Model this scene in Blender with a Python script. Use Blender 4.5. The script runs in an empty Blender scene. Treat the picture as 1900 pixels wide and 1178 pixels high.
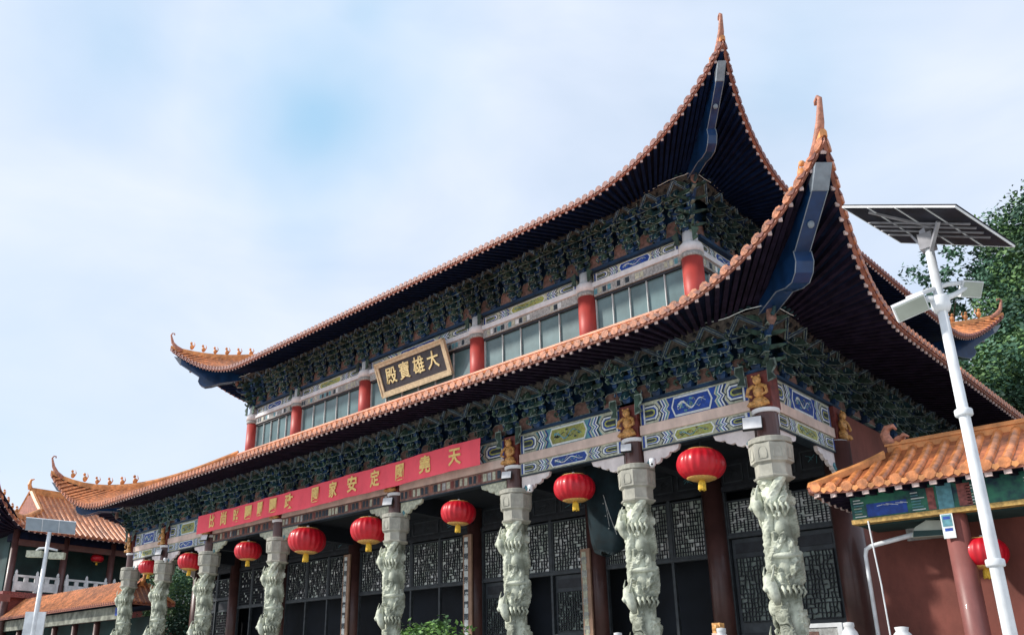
import bpy, math, random
from mathutils import Vector, Matrix
random.seed(7)
PI = math.pi
SC = bpy.context.scene
COL = SC.collection

# ------------------------------------------------------------------ materials
def mat(name, col, rough=0.7, var=0.15, scale=6.0, bump=0.0, bscale=30.0, metal=0.0, col2=None, coat=0.0, spec=0.4, trans=0.0, stain=0.0, rnd=0.0):
    m = bpy.data.materials.new(name); m.use_nodes = True
    nt = m.node_tree; b = nt.nodes['Principled BSDF']
    b.inputs['Roughness'].default_value = rough
    b.inputs['Metallic'].default_value = metal
    b.inputs['Specular IOR Level'].default_value = spec
    if coat: b.inputs['Coat Weight'].default_value = coat
    if trans: b.inputs['Transmission Weight'].default_value = trans
    tc = nt.nodes.new('ShaderNodeTexCoord')
    n = nt.nodes.new('ShaderNodeTexNoise'); n.inputs['Scale'].default_value = scale; n.inputs['Detail'].default_value = 5
    nt.links.new(tc.outputs['Object'], n.inputs['Vector'])
    r = nt.nodes.new('ShaderNodeValToRGB')
    a = tuple(max(0, c * (1 - var)) for c in col); z = tuple(min(1, c * (1 + var)) for c in (col2 or col))
    r.color_ramp.elements[0].position = 0.35; r.color_ramp.elements[1].position = 0.65
    r.color_ramp.elements[0].color = (*a, 1); r.color_ramp.elements[1].color = (*z, 1)
    nt.links.new(n.outputs['Fac'], r.inputs['Fac']); outc = r.outputs['Color']
    def mul(fac_socket, lo, hi, clr):
        # scales the colour by a noise driven factor (stains) or a per piece factor (age differences)
        mr = nt.nodes.new('ShaderNodeMapRange'); mr.inputs['From Min'].default_value = lo[0]; mr.inputs['From Max'].default_value = hi[0]
        mr.inputs['To Min'].default_value = lo[1]; mr.inputs['To Max'].default_value = hi[1]; nt.links.new(fac_socket, mr.inputs['Value'])
        vm = nt.nodes.new('ShaderNodeVectorMath'); vm.operation = 'SCALE'; nt.links.new(clr, vm.inputs[0]); nt.links.new(mr.outputs['Result'], vm.inputs['Scale']); return vm.outputs['Vector']
    if stain:
        n3 = nt.nodes.new('ShaderNodeTexNoise'); n3.inputs['Scale'].default_value = 1.1; n3.inputs['Detail'].default_value = 8; n3.inputs['Roughness'].default_value = .7
        mp_ = nt.nodes.new('ShaderNodeMapping'); mp_.inputs['Scale'].default_value = (1, 1, .45); nt.links.new(tc.outputs['Object'], mp_.inputs['Vector']); nt.links.new(mp_.outputs['Vector'], n3.inputs['Vector'])
        outc = mul(n3.outputs['Fac'], (.36, 1-stain), (.58, 1+stain*.35), outc)
    if rnd:
        oi = nt.nodes.new('ShaderNodeObjectInfo'); outc = mul(oi.outputs['Random'], (0, 1-rnd), (1, 1+rnd), outc)
    nt.links.new(outc, b.inputs['Base Color'])
    if bump:
        n2 = nt.nodes.new('ShaderNodeTexNoise'); n2.inputs['Scale'].default_value = bscale; n2.inputs['Detail'].default_value = 4
        nt.links.new(tc.outputs['Object'], n2.inputs['Vector'])
        bp = nt.nodes.new('ShaderNodeBump'); bp.inputs['Strength'].default_value = bump; bp.inputs['Distance'].default_value = 0.03
        nt.links.new(n2.outputs['Fac'], bp.inputs['Height']); nt.links.new(bp.outputs['Normal'], b.inputs['Normal'])
    return m

M = {}
M['tile'] = mat('orange_glazed_tile', (0.62, 0.225, 0.075), 0.40, 0.35, 7, 0.25, 40, coat=0.25, stain=.45)
M['tile_dark'] = mat('tile_pan', (0.40, 0.13, 0.05), 0.5, 0.3, 9, stain=.4)
M['tile_end'] = mat('tile_end_disc', (0.44, 0.155, 0.07), 0.45, 0.35, 14, 0.3, 60, stain=.4)
M['ridge'] = mat('orange_ridge', (0.66, 0.28, 0.095), 0.5, 0.25, 5, 0.2, 25, stain=.35)
M['salmon'] = mat('salmon_ridge_plaster', (0.72, 0.37, 0.24), 0.6, 0.12, 3, 0.1, 20, stain=.3)
M['fascia'] = mat('pink_eave_board', (0.33, 0.13, 0.09), 0.6, 0.25, 8)
M['rafter_end'] = mat('pale_rafter_end', (0.62, 0.48, 0.45), 0.6, 0.25, 10)
M['rafter'] = mat('shade_plum_rafter', (0.016, 0.011, 0.024), 0.75, 0.4, 4, spec=0.1)  # plum shade under the lower eave is put into this colour
M['rafter_shade_navy'] = mat('shade_navy_rafter', (0.004, 0.013, 0.048), 0.75, 0.3, 4, spec=0.1)  # bluish shadow tone of the upper eave, painted into the rafters
M['soffit'] = mat('shade_navy_soffit', (0.006, 0.010, 0.028), 0.75, 0.4, 3, spec=0.1)  # navy is the shadow tint below the eaves, carried by the base colour
M['hipblue'] = mat('blue_hip_beam', (0.006, 0.036, 0.115), 0.35, 0.3, 3, coat=0.3)
M['hipcap'] = mat('grey_beam_cap', (0.22, 0.26, 0.30), 0.5, 0.2, 5)
M['drip'] = mat('shadow_toned_drip_tile', (0.17, 0.055, 0.04), 0.5, 0.4, 14)  # darkened to paint in the shadow between the tile rolls
M['tile_end_dark'] = mat('dark_red_brown_tile_end', (0.20, 0.065, 0.05), 0.45, 0.4, 14, 0.3, 60)
M['spandrel'] = mat('off_white_spandrel', (0.80, 0.72, 0.70), 0.6, 0.1, 4, stain=.2)
M['horn'] = mat('brown_red_horn', (0.40, 0.17, 0.11), 0.5, 0.35, 12, 0.3, 40)
M['fboard'] = mat('dark_frieze_board', (0.060, 0.050, 0.042), 0.7, 0.5, 14, 0.3, 40)
M['pane_dark'] = mat('shaded_door_pane', (0.16, 0.20, 0.18), 0.3, 0.5, 2.5)  # darker copy of the pane, with the doorway shade in its colour
M['gfascia'] = mat('weathered_grey_board', (0.20, 0.21, 0.17), 0.7, 0.5, 2.5)
M['green'] = mat('dark_green_bracket', (0.010, 0.038, 0.048), 0.6, 0.6, 9, 0.2, 40, rnd=.45, stain=.4)
M['blue'] = mat('dark_blue_bracket', (0.008, 0.034, 0.095), 0.55, 0.5, 7, 0.2, 40, rnd=.4, stain=.3)
M['trim'] = mat('pale_green_bracket_trim', (0.22, 0.28, 0.25), 0.6, 0.6, 12, rnd=.35, stain=.4)
M['olive'] = mat('olive_bracket', (0.036, 0.070, 0.052), 0.6, 0.5, 8, 0.2, 30, rnd=.45, stain=.4)
M['brown'] = mat('brown_cushion_board', (0.19, 0.105, 0.085), 0.7, 0.35, 10, 0.2, 40, stain=.3, rnd=.3)
M['bluewall'] = mat('blue_plate', (0.006, 0.030, 0.075), 0.6, 0.4, 3)
M['pinkbeam'] = mat('pink_cream_beam', (0.72, 0.55, 0.47), 0.6, 0.1, 3, 0.08, 20, stain=.22)
M['cream'] = mat('cream_paint', (0.46, 0.47, 0.36), 0.6, 0.25, 14, stain=.3)
M['pblue'] = mat('painted_blue', (0.012, 0.055, 0.30), 0.5, 0.25, 10, stain=.35)
M['pteal'] = mat('painted_teal', (0.10, 0.27, 0.32), 0.5, 0.25, 12)
M['pyellow'] = mat('painted_yellow', (0.52, 0.42, 0.10), 0.5, 0.35, 25, col2=(0.30, 0.36, 0.10), stain=.4)
M['pwhite'] = mat('painted_white', (0.70, 0.74, 0.74), 0.5, 0.12, 12)
M['pred'] = mat('painted_dull_red', (0.24, 0.07, 0.06), 0.55, 0.4, 14)
M['darkpaint'] = mat('dark_painted_line', (0.02, 0.035, 0.05), 0.55, 0.3, 12)
M['gold'] = mat('gilded_figure', (0.58, 0.30, 0.10), 0.4, 0.35, 20, 0.2, 60)
M['redblock'] = mat('dark_red_block', (0.16, 0.035, 0.028), 0.5, 0.3, 10)
M['browncol'] = mat('brown_maroon_column', (0.085, 0.037, 0.033), 0.42, 0.2, 2.5, coat=0.2)
M['maroon'] = mat('maroon_column', (0.25, 0.092, 0.082), 0.45, 0.12, 2, coat=0.15, stain=.2)
M['stone'] = mat('pale_carved_stone', (0.34, 0.37, 0.29), 0.9, 0.35, 3.0, 0.35, 22, col2=(0.55, 0.58, 0.48), stain=.35)
M['capstone'] = mat('grey_capital_stone', (0.40, 0.395, 0.34), 0.85, 0.15, 5, 0.25, 40, stain=.3)
M['redcol'] = mat('red_painted_column', (0.42, 0.055, 0.045), 0.5, 0.1, 3)
M['white'] = mat('white_plaster', (0.74, 0.75, 0.77), 0.6, 0.06, 5, stain=.2)
M['greybeam'] = mat('grey_painted_beam', (0.36, 0.37, 0.36), 0.6, 0.3, 16, stain=.3)
M['glass'] = mat('teal_curtained_window', (0.10, 0.17, 0.18), 0.22, 0.22, 1.6, coat=0.2, spec=0.35)
M['mullion'] = mat('pale_window_mullion', (0.55, 0.60, 0.60), 0.5, 0.1)
M['darkwood'] = mat('dark_lattice_wood', (0.022, 0.026, 0.034), 0.55, 0.3, 6)
M['greywood'] = mat('grey_door_wood', (0.045, 0.055, 0.065), 0.5, 0.25, 6)
M['pane'] = mat('sky_pale_pane', (0.72, 0.86, 0.74), 0.3, 0.35, 1.6, col2=(0.94, 0.97, 0.90))  # pale tone stands in for sky reflected in the lattice glass
M['interior'] = mat('interior_shade_tone', (0.008, 0.012, 0.02), 0.8, 0.3, 1)  # unlit darkness of porch and rooms, put into a near black navy
M['tan'] = mat('tan_couplet_board', (0.36, 0.22, 0.15), 0.55, 0.15, 5)
M['lred'] = mat('lantern_red_cloth', (0.52, 0.006, 0.018), 0.42, 0.1, 5, coat=0.15)
M['lgold'] = mat('lantern_gold', (0.60, 0.34, 0.10), 0.4, 0.25, 25)
M['tassel'] = mat('yellow_tassel', (0.80, 0.52, 0.06), 0.7, 0.2, 40)
M['banner'] = mat('red_banner_cloth', (0.97, 0.11, 0.15), 0.75, 0.06, 1.2, stain=.12)
M['bannertxt'] = mat('banner_yellow_print', (0.90, 0.62, 0.22), 0.7, 0.1, 10)
M['plqframe'] = mat('tan_gilt_frame', (0.56, 0.46, 0.30), 0.5, 0.18, 8, 0.15, 30)
M['plqblack'] = mat('plaque_black', (0.035, 0.032, 0.040), 0.5, 0.2, 6)
M['plqgold'] = mat('plaque_gold_writing', (0.72, 0.62, 0.32), 0.4, 0.2, 20)
M['wmetal'] = mat('white_painted_metal', (0.72, 0.75, 0.77), 0.4, 0.12, 4, stain=.15)
M['lampface'] = mat('lamp_face_grey', (0.38, 0.42, 0.36), 0.4, 0.1, 5)
M['solar'] = mat('solar_cell_back', (0.010, 0.011, 0.020), 0.5, 0.4, 8, spec=.15)
M['solarf'] = mat('sky_pale_solar_cell', (0.26, 0.32, 0.38), 0.2, 0.1, 4, coat=0.4)  # pale because the sky reflection is painted into the cell colour
M['steel'] = mat('grey_steel', (0.30, 0.30, 0.32), 0.45, 0.2, 8, metal=0.3)
M['redwall'] = mat('brick_red_plaster', (0.175, 0.050, 0.036), 0.75, 0.12, 0.8, 0.1, 15, stain=.3)
M['goldstrip'] = mat('gilt_strip', (0.44, 0.28, 0.08), 0.5, 0.3, 20)
M['pavboard'] = mat('deep_blue_green_board', (0.012, 0.055, 0.10), 0.5, 0.5, 5, col2=(0.02, 0.12, 0.07))
M['black'] = mat('matt_black', (0.012, 0.012, 0.015), 0.6, 0.2)
M['cover'] = mat('dark_green_cloth', (0.003, 0.013, 0.018), 0.9, 0.4, 3)
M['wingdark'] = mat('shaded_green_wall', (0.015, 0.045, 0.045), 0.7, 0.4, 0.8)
M['balus'] = mat('white_stone_balustrade', (0.66, 0.68, 0.68), 0.7, 0.1, 5, stain=.25)
M['paving'] = None
M['leaf'] = mat('leaf_green', (0.050, 0.12, 0.055), 0.6, 0.35, 0.3, col2=(0.12, 0.22, 0.075), spec=0.3)
M['leaf2'] = mat('leaf_deep_green', (0.030, 0.085, 0.062), 0.6, 0.35, 0.3, col2=(0.06, 0.14, 0.085), spec=0.3)
M['leafb'] = mat('leaf_bright', (0.06, 0.14, 0.03), 0.5, 0.4, 3, col2=(0.13, 0.25, 0.05))
M['bark'] = mat('bark', (0.09, 0.065, 0.045), 0.9, 0.3, 8, 0.5, 20)

def paving_mat():
    m = bpy.data.materials.new('grey_granite_paving'); m.use_nodes = True
    nt = m.node_tree; b = nt.nodes['Principled BSDF']; b.inputs['Roughness'].default_value = 0.8
    tc = nt.nodes.new('ShaderNodeTexCoord'); br = nt.nodes.new('ShaderNodeTexBrick')
    br.inputs['Scale'].default_value = 1.0; br.inputs['Brick Width'].default_value = 0.8; br.inputs['Row Height'].default_value = 0.4
    br.inputs['Mortar Size'].default_value = 0.008
    br.inputs['Color1'].default_value = (.40, .39, .36, 1); br.inputs['Color2'].default_value = (.48, .47, .44, 1); br.inputs['Mortar'].default_value = (.13, .12, .11, 1)
    nt.links.new(tc.outputs['Object'], br.inputs['Vector']); nt.links.new(br.outputs['Color'], b.inputs['Base Color'])
    return m
M['paving'] = paving_mat()
M['grass'] = mat('hill_undergrowth', (0.03, 0.07, 0.02), 0.9, 0.5, 0.3, 0.6, 3)

# ------------------------------------------------------------------ mesh builder
class MB:
    def __init__(s): s.v = []; s.f = []; s.m = []; s.mats = []; s.mi = 0
    def use(s, name):
        if name not in s.mats: s.mats.append(name)
        s.mi = s.mats.index(name); return s
    def add(s, vs, fs):
        o = len(s.v); s.v += [tuple(p) for p in vs]
        for f in fs: s.f.append(tuple(i + o for i in f)); s.m.append(s.mi)
    def box(s, x0, x1, y0, y1, z0, z1):
        s.add([(x0,y0,z0),(x1,y0,z0),(x1,y1,z0),(x0,y1,z0),(x0,y0,z1),(x1,y0,z1),(x1,y1,z1),(x0,y1,z1)],
              [(0,3,2,1),(4,5,6,7),(0,1,5,4),(1,2,6,5),(2,3,7,6),(3,0,4,7)])
    def cbox(s, c, sz): s.box(c[0]-sz[0]/2, c[0]+sz[0]/2, c[1]-sz[1]/2, c[1]+sz[1]/2, c[2]-sz[2]/2, c[2]+sz[2]/2)
    def hexa(s, P): s.add(P, [(0,3,2,1),(4,5,6,7),(0,1,5,4),(1,2,6,5),(2,3,7,6),(3,0,4,7)])
    def bar(s, a, b, w, h, up=(0,0,1)):
        a = Vector(a); b = Vector(b); d = (b - a)
        if d.length < 1e-6: return
        d.normalize(); u = Vector(up); r = d.cross(u)
        if r.length < 1e-4: r = d.cross(Vector((1,0,0)))
        r.normalize(); u = r.cross(d); r *= w/2; u *= h/2
        s.hexa([a-r-u, a+r-u, b+r-u, b-r-u, a-r+u, a+r+u, b+r+u, b-r+u])
    def tube(s, path, rad, n=8, cap=True):
        path = [Vector(p) for p in path]
        if not hasattr(rad, '__len__'): rad = [rad] * len(path)
        vs = []; prev = None
        for i, p in enumerate(path):
            t = (path[min(i+1, len(path)-1)] - path[max(i-1, 0)])
            if t.length < 1e-9: t = Vector((0,0,1))
            t.normalize()
            if prev is None:
                r = t.cross(Vector((0,0,1)))
                if r.length < 1e-3: r = t.cross(Vector((1,0,0)))
            else: r = prev - t * prev.dot(t)
            r.normalize(); prev = r; u = t.cross(r)
            for k in range(n):
                a = 2*PI*k/n; vs.append(p + (r*math.cos(a) + u*math.sin(a))*rad[i])
        fs = []
        for i in range(len(path)-1):
            for k in range(n):
                k2 = (k+1) % n; fs.append((i*n+k, i*n+k2, (i+1)*n+k2, (i+1)*n+k))
        if cap: fs.append(tuple(range(n))[::-1]); fs.append(tuple((len(path)-1)*n+k for k in range(n)))
        s.add(vs, fs)
    def lathe(s, prof, n=24, c=(0,0), off=0.0):
        vs = []; fs = []
        for r, z in prof:
            for k in range(n):
                a = 2*PI*k/n + off; vs.append((c[0]+r*math.cos(a), c[1]+r*math.sin(a), z))
        for i in range(len(prof)-1):
            for k in range(n):
                k2 = (k+1) % n; fs.append((i*n+k, i*n+k2, (i+1)*n+k2, (i+1)*n+k))
        fs.append(tuple(range(n))[::-1]); fs.append(tuple((len(prof)-1)*n+k for k in range(n)))
        s.add(vs, fs)
    def prism(s, poly, O, U, V, N, t):
        """poly in (u,v), extruded from O by thickness t along N"""
        O = Vector(O); U = Vector(U); V = Vector(V); N = Vector(N); n = len(poly)
        a = [O + U*p[0] + V*p[1] for p in poly]; b = [q + N*t for q in a]
        fs = [tuple(range(n)), tuple(range(n, 2*n))[::-1]]
        for i in range(n): j = (i+1) % n; fs.append((i, i+n, j+n, j))
        s.add(a + b, fs)
    def ball(s, c, r, n=10, m=7, sz=(1,1,1)):
        vs = []; fs = []
        for i in range(m+1):
            th = PI*i/m
            for k in range(n):
                a = 2*PI*k/n; vs.append((c[0]+r*sz[0]*math.sin(th)*math.cos(a), c[1]+r*sz[1]*math.sin(th)*math.sin(a), c[2]+r*sz[2]*math.cos(th)))
        for i in range(m):
            for k in range(n): k2 = (k+1) % n; fs.append((i*n+k, (i+1)*n+k, (i+1)*n+k2, i*n+k2))
        s.add(vs, fs)
    def mesh(s, name, smooth=False):
        me = bpy.data.meshes.new(name); me.from_pydata(s.v, [], s.f)
        for k in s.mats: me.materials.append(M[k])
        me.polygons.foreach_set('material_index', s.m)
        if smooth: me.polygons.foreach_set('use_smooth', [True]*len(s.f))
        me.update(); return me
    def build(s, name, parent=None, smooth=False):
        o = bpy.data.objects.new(name, s.mesh(name, smooth)); COL.objects.link(o); o.parent = parent; return o

def link_mesh(name, me, parent=None, loc=(0,0,0), rz=0, scale=None):
    o = bpy.data.objects.new(name, me); COL.objects.link(o); o.parent = parent; o.location = loc; o.rotation_euler = (0,0,rz)
    if scale: o.scale = scale
    return o
def tag(o, label=None, cat=None, group=None, kind=None):
    if label: o['label'] = label
    if cat: o['category'] = cat
    if group: o['group'] = group
    if kind: o['kind'] = kind
    return o
def thing(name, label, cat, loc=(0,0,0), rz=0, group=None):
    o = bpy.data.objects.new(name, None); COL.objects.link(o); o.location = loc; o.rotation_euler = (0,0,rz)
    return tag(o, label, cat, group)
def copy_tree(o, parent=None):
    c = o.copy(); COL.objects.link(c); c.parent = parent
    for ch in list(o.children): copy_tree(ch, c)
    return c
def text_mesh(s, size=1.0, bold=0.0, ext=0.004):
    cu = bpy.data.curves.new('txt', 'FONT'); cu.body = s; cu.size = size; cu.extrude = ext; cu.offset = bold
    cu.align_x = 'CENTER'; cu.align_y = 'CENTER'; cu.resolution_u = 2
    o = bpy.data.objects.new('txt', cu); COL.objects.link(o)
    bpy.context.view_layer.update()
    me = bpy.data.meshes.new_from_object(o.evaluated_get(bpy.context.evaluated_depsgraph_get()))
    vs = [v.co.copy() for v in me.vertices]; fs = [tuple(p.vertices) for p in me.polygons]
    bpy.data.objects.remove(o); bpy.data.curves.remove(cu); bpy.data.meshes.remove(me)
    return vs, fs

# ------------------------------------------------------------------ dimensions of the hall
A_, B_, C_, D_ = 3.0, 4.575, 3.551, 3.103
XC = [A_+B_+C_+D_, A_+B_+C_, A_+B_, A_]; XC = XC + [-x for x in XC[::-1]]
XU = XC[1:-1]
YU = 3.509; DU = 17.17
DEPL = 24.2
YI = 3.3
PLAT = 1.1

# ------------------------------------------------------------------ roof generator
def make_roof(parent, name, x0, x1, y0, y1, e0, eT, z0, zT, ls, pe, pz, k1, k2, tf, ts, pitch=0.235,
              inner_k=0.65, inner_z=None, corner_z=None, tr=0.062, beasts=6, hipbeam=True, horn=True, ridge=True, hsc=1.0, rafters=True, bw=.285, rsz=1.0, dmat='drip', dsc=1.0, emat='tile_end', rmat='rafter', hipw=0.11, hiph=0.28):
    xc, yc = (x0+x1)/2, (y0+y1)/2; Lx, Ly = (x1-x0)/2, (y1-y0)/2
    root = bpy.data.objects.new(name, None); COL.objects.link(root); root.parent = parent
    # frames: origin, a-axis, outward axis, half length, top offset
    sides = [((xc, y0), (1,0), (0,-1), Lx, tf, ts), ((x1, yc), (0,1), (1,0), Ly, ts, tf), ((xc, y1), (-1,0), (0,1), Lx, tf, ts), ((x0, yc), (0,-1), (-1,0), Ly, ts, tf)]
    def S(L, a): return min(max((abs(a) - (L+eT-ls))/ls, 0), 1)
    def off(L, a): return e0 + (eT-e0)*S(L, a)**pe
    def ez(L, a): return z0 + (zT-z0)*S(L, a)**pz
    def base(o): t = e0 - o; return z0 + k1*t + k2*t*abs(t)
    def surf(L, a, o): return base(o) + ez(L, a) - base(off(L, a))
    tiles = MB(); eave = MB(); sof = MB(); raf = MB()
    for (O, A, N, L, tt, tother) in sides:
        def W(a, o, z): return (O[0]+A[0]*a+N[0]*o, O[1]+A[1]*a+N[1]*o, z)
        half = L + eT - 0.04
        n = int(2*half/pitch); aa = [-half + (i+0.5)*2*half/n for i in range(n)]
        def oend(a): return max(-tt, abs(a)-L) if abs(a) > L - tother else -tt
        rows = []
        for a in aa:
            oo, oe = off(L, a), oend(a)
            J = 12; rows.append([(a, oo+(oe-oo)*j/J) for j in range(J+1)])
        # pan sheet
        tiles.use('tile_dark')
        edges = [-half] + [(aa[i]+aa[i+1])/2 for i in range(n-1)] + [half]
        for i in range(n):
            a0, a1 = edges[i], edges[i+1]; vs = []
            for j in range(9):
                for a in (a0, a1):
                    oo, oe = off(L, a), oend(a); o = oo+(oe-oo)*j/8
                    vs.append(W(a, o, surf(L, a, o)+0.09))
            tiles.add(vs, [(2*j, 2*j+1, 2*j+3, 2*j+2) for j in range(8)])
        # barrel rows
        tiles.use('tile')
        for row in rows:
            vs = []; c5 = [(-1,0),(-.75,.62),(0,.95),(.75,.62),(1,0)]
            for (a, o) in row:
                z = surf(L, a, o)+0.085
                for cx, cz in c5: vs.append(W(a+cx*tr, o, z+cz*tr*1.15))
            fs = []
            for j in range(len(row)-1):
                for k in range(4): fs.append((j*5+k, j*5+k+1, (j+1)*5+k+1, (j+1)*5+k))
            tiles.add(vs, fs)
        # eave ends
        for i, a in enumerate(aa):
            o = off(L, a)+0.012; z = ez(L, a)+0.10
            dz = (ez(L, a+.05)-ez(L, a-.05))/.1
            eave.use(emat)
            r = tr*1.22; vs = [W(a+r*math.cos(k*PI/4), o, z+0.005+r*math.sin(k*PI/4)+dz*r*math.cos(k*PI/4)) for k in range(8)]
            vs += [W(a+r*math.cos(k*PI/4), o-.05, z+0.005+r*math.sin(k*PI/4)+dz*r*math.cos(k*PI/4)) for k in range(8)]
            eave.add(vs, [tuple(range(8))] + [(k, k+8, (k+1) % 8+8, (k+1) % 8) for k in range(8)])
            if i < n-1:
                a2 = (a+aa[i+1])/2; w = pitch/2; zz = ez(L, a2)+0.10; d2 = (ez(L, a2+.05)-ez(L, a2-.05))/.1; o2 = off(L, a2)+0.006
                pts = [(-w, .035), (-w*.55, -.035*dsc), (0, -.085*dsc), (w*.55, -.035*dsc), (w, .035), (0, -.005)]
                vs = [W(a2+u, o2, zz+v+u*d2) for u, v in pts] + [W(a2+u, o2-.03, zz+v+u*d2) for u, v in pts]
                eave.use(dmat)
                eave.add(vs, [(0,1,2,5), (5,2,3,4)] + [(k, k+6, (k+1) % 6+6, (k+1) % 6) for k in range(6)])
        # eave board
        eave.use('fascia'); m = 120
        ps = []
        for i in range(m+1):
            a = -half + 2*half*i/m; ps.append((a, off(L, a)-.02, ez(L, a)+.03))
        vs = []
        for a, o, z in ps: vs += [W(a, o, z+.06), W(a, o, z-.035), W(a, o-.06, z-.035)]
        eave.add(vs, [q for i in range(m) for q in ((3*i, 3*i+3, 3*i+4, 3*i+1), (3*i+1, 3*i+4, 3*i+5, 3*i+2))])
        # soffit + rafters (ruled from the bracket line out to the eave, fanned at the corners)
        iz = inner_z if inner_z is not None else z0+.4
        cz_ = corner_z if corner_z is not None else iz
        La = L+eT-ls
        def inner(a):
            if abs(a) <= La: ai = a
            else: ai = math.copysign(La + (abs(a)-La)*(L+inner_k-La)/(L+eT-La), a)
            return ai, inner_k, iz + (cz_-iz)*S(L, a)
        vs = []; m = 100
        for i in range(m+1):
            a = -(L+eT) + 2*(L+eT)*i/m; ia, ik, izz = inner(a)
            vs += [W(ia, ik-.5, izz+.06), W(a, off(L, a)-.05, ez(L, a)+.0)]
            # ease: a mid point sagging below the chord, as curved hip ends do
        sof.use('soffit'); sof.add(vs, [(2*i, 2*i+2, 2*i+3, 2*i+1) for i in range(m)])
        if rafters:
            for a in aa:
                ia, ik, izz = inner(a); I = Vector(W(ia, ik-.35, izz-.0)); E = Vector(W(a, off(L, a)-.10, ez(L, a)-.015))
                raf.use(rmat); raf.bar(I, E, pitch*.36, .09)
                raf.use('rafter_end'); d = (E-I).normalized(); raf.bar(E, E+d*.035, pitch*.27*rsz, .075*rsz)
    tiles.build('roof_tiles', root, True); eave.build('eave_edge', root); sof.build('soffit', root)
    if rafters: tag(raf.build('rafters', root), None, None, None)
    # hip ridges, horns, beasts, hip beams at the four corners
    for sx in (1, -1):
        for sy in (-1, 1):
            X, Y = (x1 if sx > 0 else x0), (y0 if sy < 0 else y1); L = Lx
            def Q(k, z, side=0): # diagonal k, side offset
                return Vector((X+sx*k - side*sy*.7071*sx*sx, Y+sy*k + side*sx*.7071*1, z)) if True else None
            def hz(k): return surf(L, L+k, k) + .1
            tmin = -min(tf, ts)
            rb = MB().use('ridge'); n = 16
            sec = [(-hipw, 0), (-hipw, hiph*.7), (-hipw*.55, hiph), (hipw*.55, hiph), (hipw, hiph*.7), (hipw, 0)]
            vs = []
            dg = Vector((-sy*sx*sx, sx, 0)).normalized(); dgn = Vector((sx, sy, 0)).normalized(); side = Vector((-dgn.y, dgn.x, 0))
            for i in range(n+1):
                k = tmin + (eT-.05 - tmin)*i/n; P = Vector((X+sx*k, Y+sy*k, hz(k)-.02))
                tap = 1 - .45*max(0, (i-n*.6)/(n*.4))
                for u, v in sec: vs.append(P + side*u*tap + Vector((0,0,v*tap)))
            fs = [(i*6+k, i*6+(k+1) % 6, (i+1)*6+(k+1) % 6, (i+1)*6+k) for i in range(n) for k in range(6)]
            fs.append(tuple(n*6+k for k in range(6)))
            rb.add(vs, fs)
            rb.build('hip_ridge', root)
            if horn:
                h = MB().use('horn')
                pts = [(eT-.45*hsc, hz(eT-.45*hsc)+.02), (eT-.22*hsc, hz(eT-.22*hsc)+.14*hsc), (eT-.09*hsc, zT+.36*hsc), (eT-.04*hsc, zT+.58*hsc), (eT+.0*hsc, zT+.76*hsc), (eT-.05*hsc, zT+.85*hsc), (eT-.12*hsc, zT+.83*hsc), (eT-.12*hsc, zT+.76*hsc)]
                h.tube([(X+sx*k, Y+sy*k, z) for k, z in pts], [r*hsc for r in (.12, .10, .075, .055, .04, .03, .028, .03)], 8)
                h.ball((X+sx*(eT-.10*hsc), Y+sy*(eT-.10*hsc), zT+.34*hsc), .07*hsc)
                h.build('horn_finial', root, True)
            for q in range(beasts):
                k = eT-.75 - q*.40*(1 if eT > 2 else .8); P = (X+sx*k, Y+sy*k, hz(k)+hiph-.03)
                bm = MB().use('ridge'); s = 1.1+.3*random.random()
                bm.ball((P[0], P[1], P[2]+.08*s), .075*s, 8, 6, (1, 1, 1.35)); bm.ball((P[0]+sx*.03, P[1]+sy*.03, P[2]+.23*s), .05*s, 8, 5)
                bm.tube([(P[0]-sx*.05, P[1]-sy*.05, P[2]+.05), (P[0]-sx*.10, P[1]-sy*.10, P[2]+.16*s), (P[0]-sx*.06, P[1]-sy*.06, P[2]+.27*s)], [.03, .022, .01], 5)
                bm.build('ridge_figure', root, True)
            if hipbeam:
                w = .17
                izc = cz_
                def plate(poly, t, m):
                    b = MB().use(m); t = t*bw/.36; O = Vector((X, Y, 0)) - side*t/2; b.prism(poly, O, dgn*math.sqrt(2), Vector((0,0,1)), side, t); return b
                up = [(2.80, zT-.40), (2.62, zT-.72), (1.68, z0+.42), (.3, izc-.15), (.3, izc+.25), (1.7, (izc*.45+zT*.55)-.25)]
                o = plate(up, .34, 'hipblue').build('hip_beam', root)
                plate([(2.83, zT-.37), (2.63, zT-.74), (2.57, zT-.72), (2.57, zT-.45)], .35, 'hipcap').build('beam_cap', o)
                lo = [(1.90, z0+.62), (1.93, z0+.40), (1.86, z0+.22), (1.72, z0+.12), (1.5, z0+.16), (1.2, z0+.30), (.4, izc-.22), (.4, izc), (1.6, z0+.66)]
                o2 = plate(lo, .40, 'hipblue').build('lower_hip_beam', root)
                e = MB().use('hipcap')
                for q in (-1, 1):
                    for pl, tt in ((up, .34), (lo, .40)):
                        cc_ = [Vector((X, Y, 0))+side*q*tt*bw/.36/2+dgn*math.sqrt(2)*p[0]+Vector((0,0,p[1])) for p in pl[:(4 if pl is up else 7)]]
                        for i_ in range(1 if pl is up else 0, len(cc_)-1): e.bar(cc_[i_], cc_[i_+1], .014, .014)
                e.build('edge_line', o)
                b = MB().use('hipcap'); c = Vector((X+sx*2.25, Y+sy*2.25, zT-1.08)); b.ball(c, .06, 8, 6, (1, 1, 1.2)); b.build('wind_bell', o)
    return root, surf, base

# ------------------------------------------------------------------ THE HALL
hall = thing('temple_hall', 'two tiered temple hall with upturned orange eaves, dark brackets and carved stone porch columns', 'temple', (0,0,0))
hall.location = (0, 0, 0)

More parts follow.
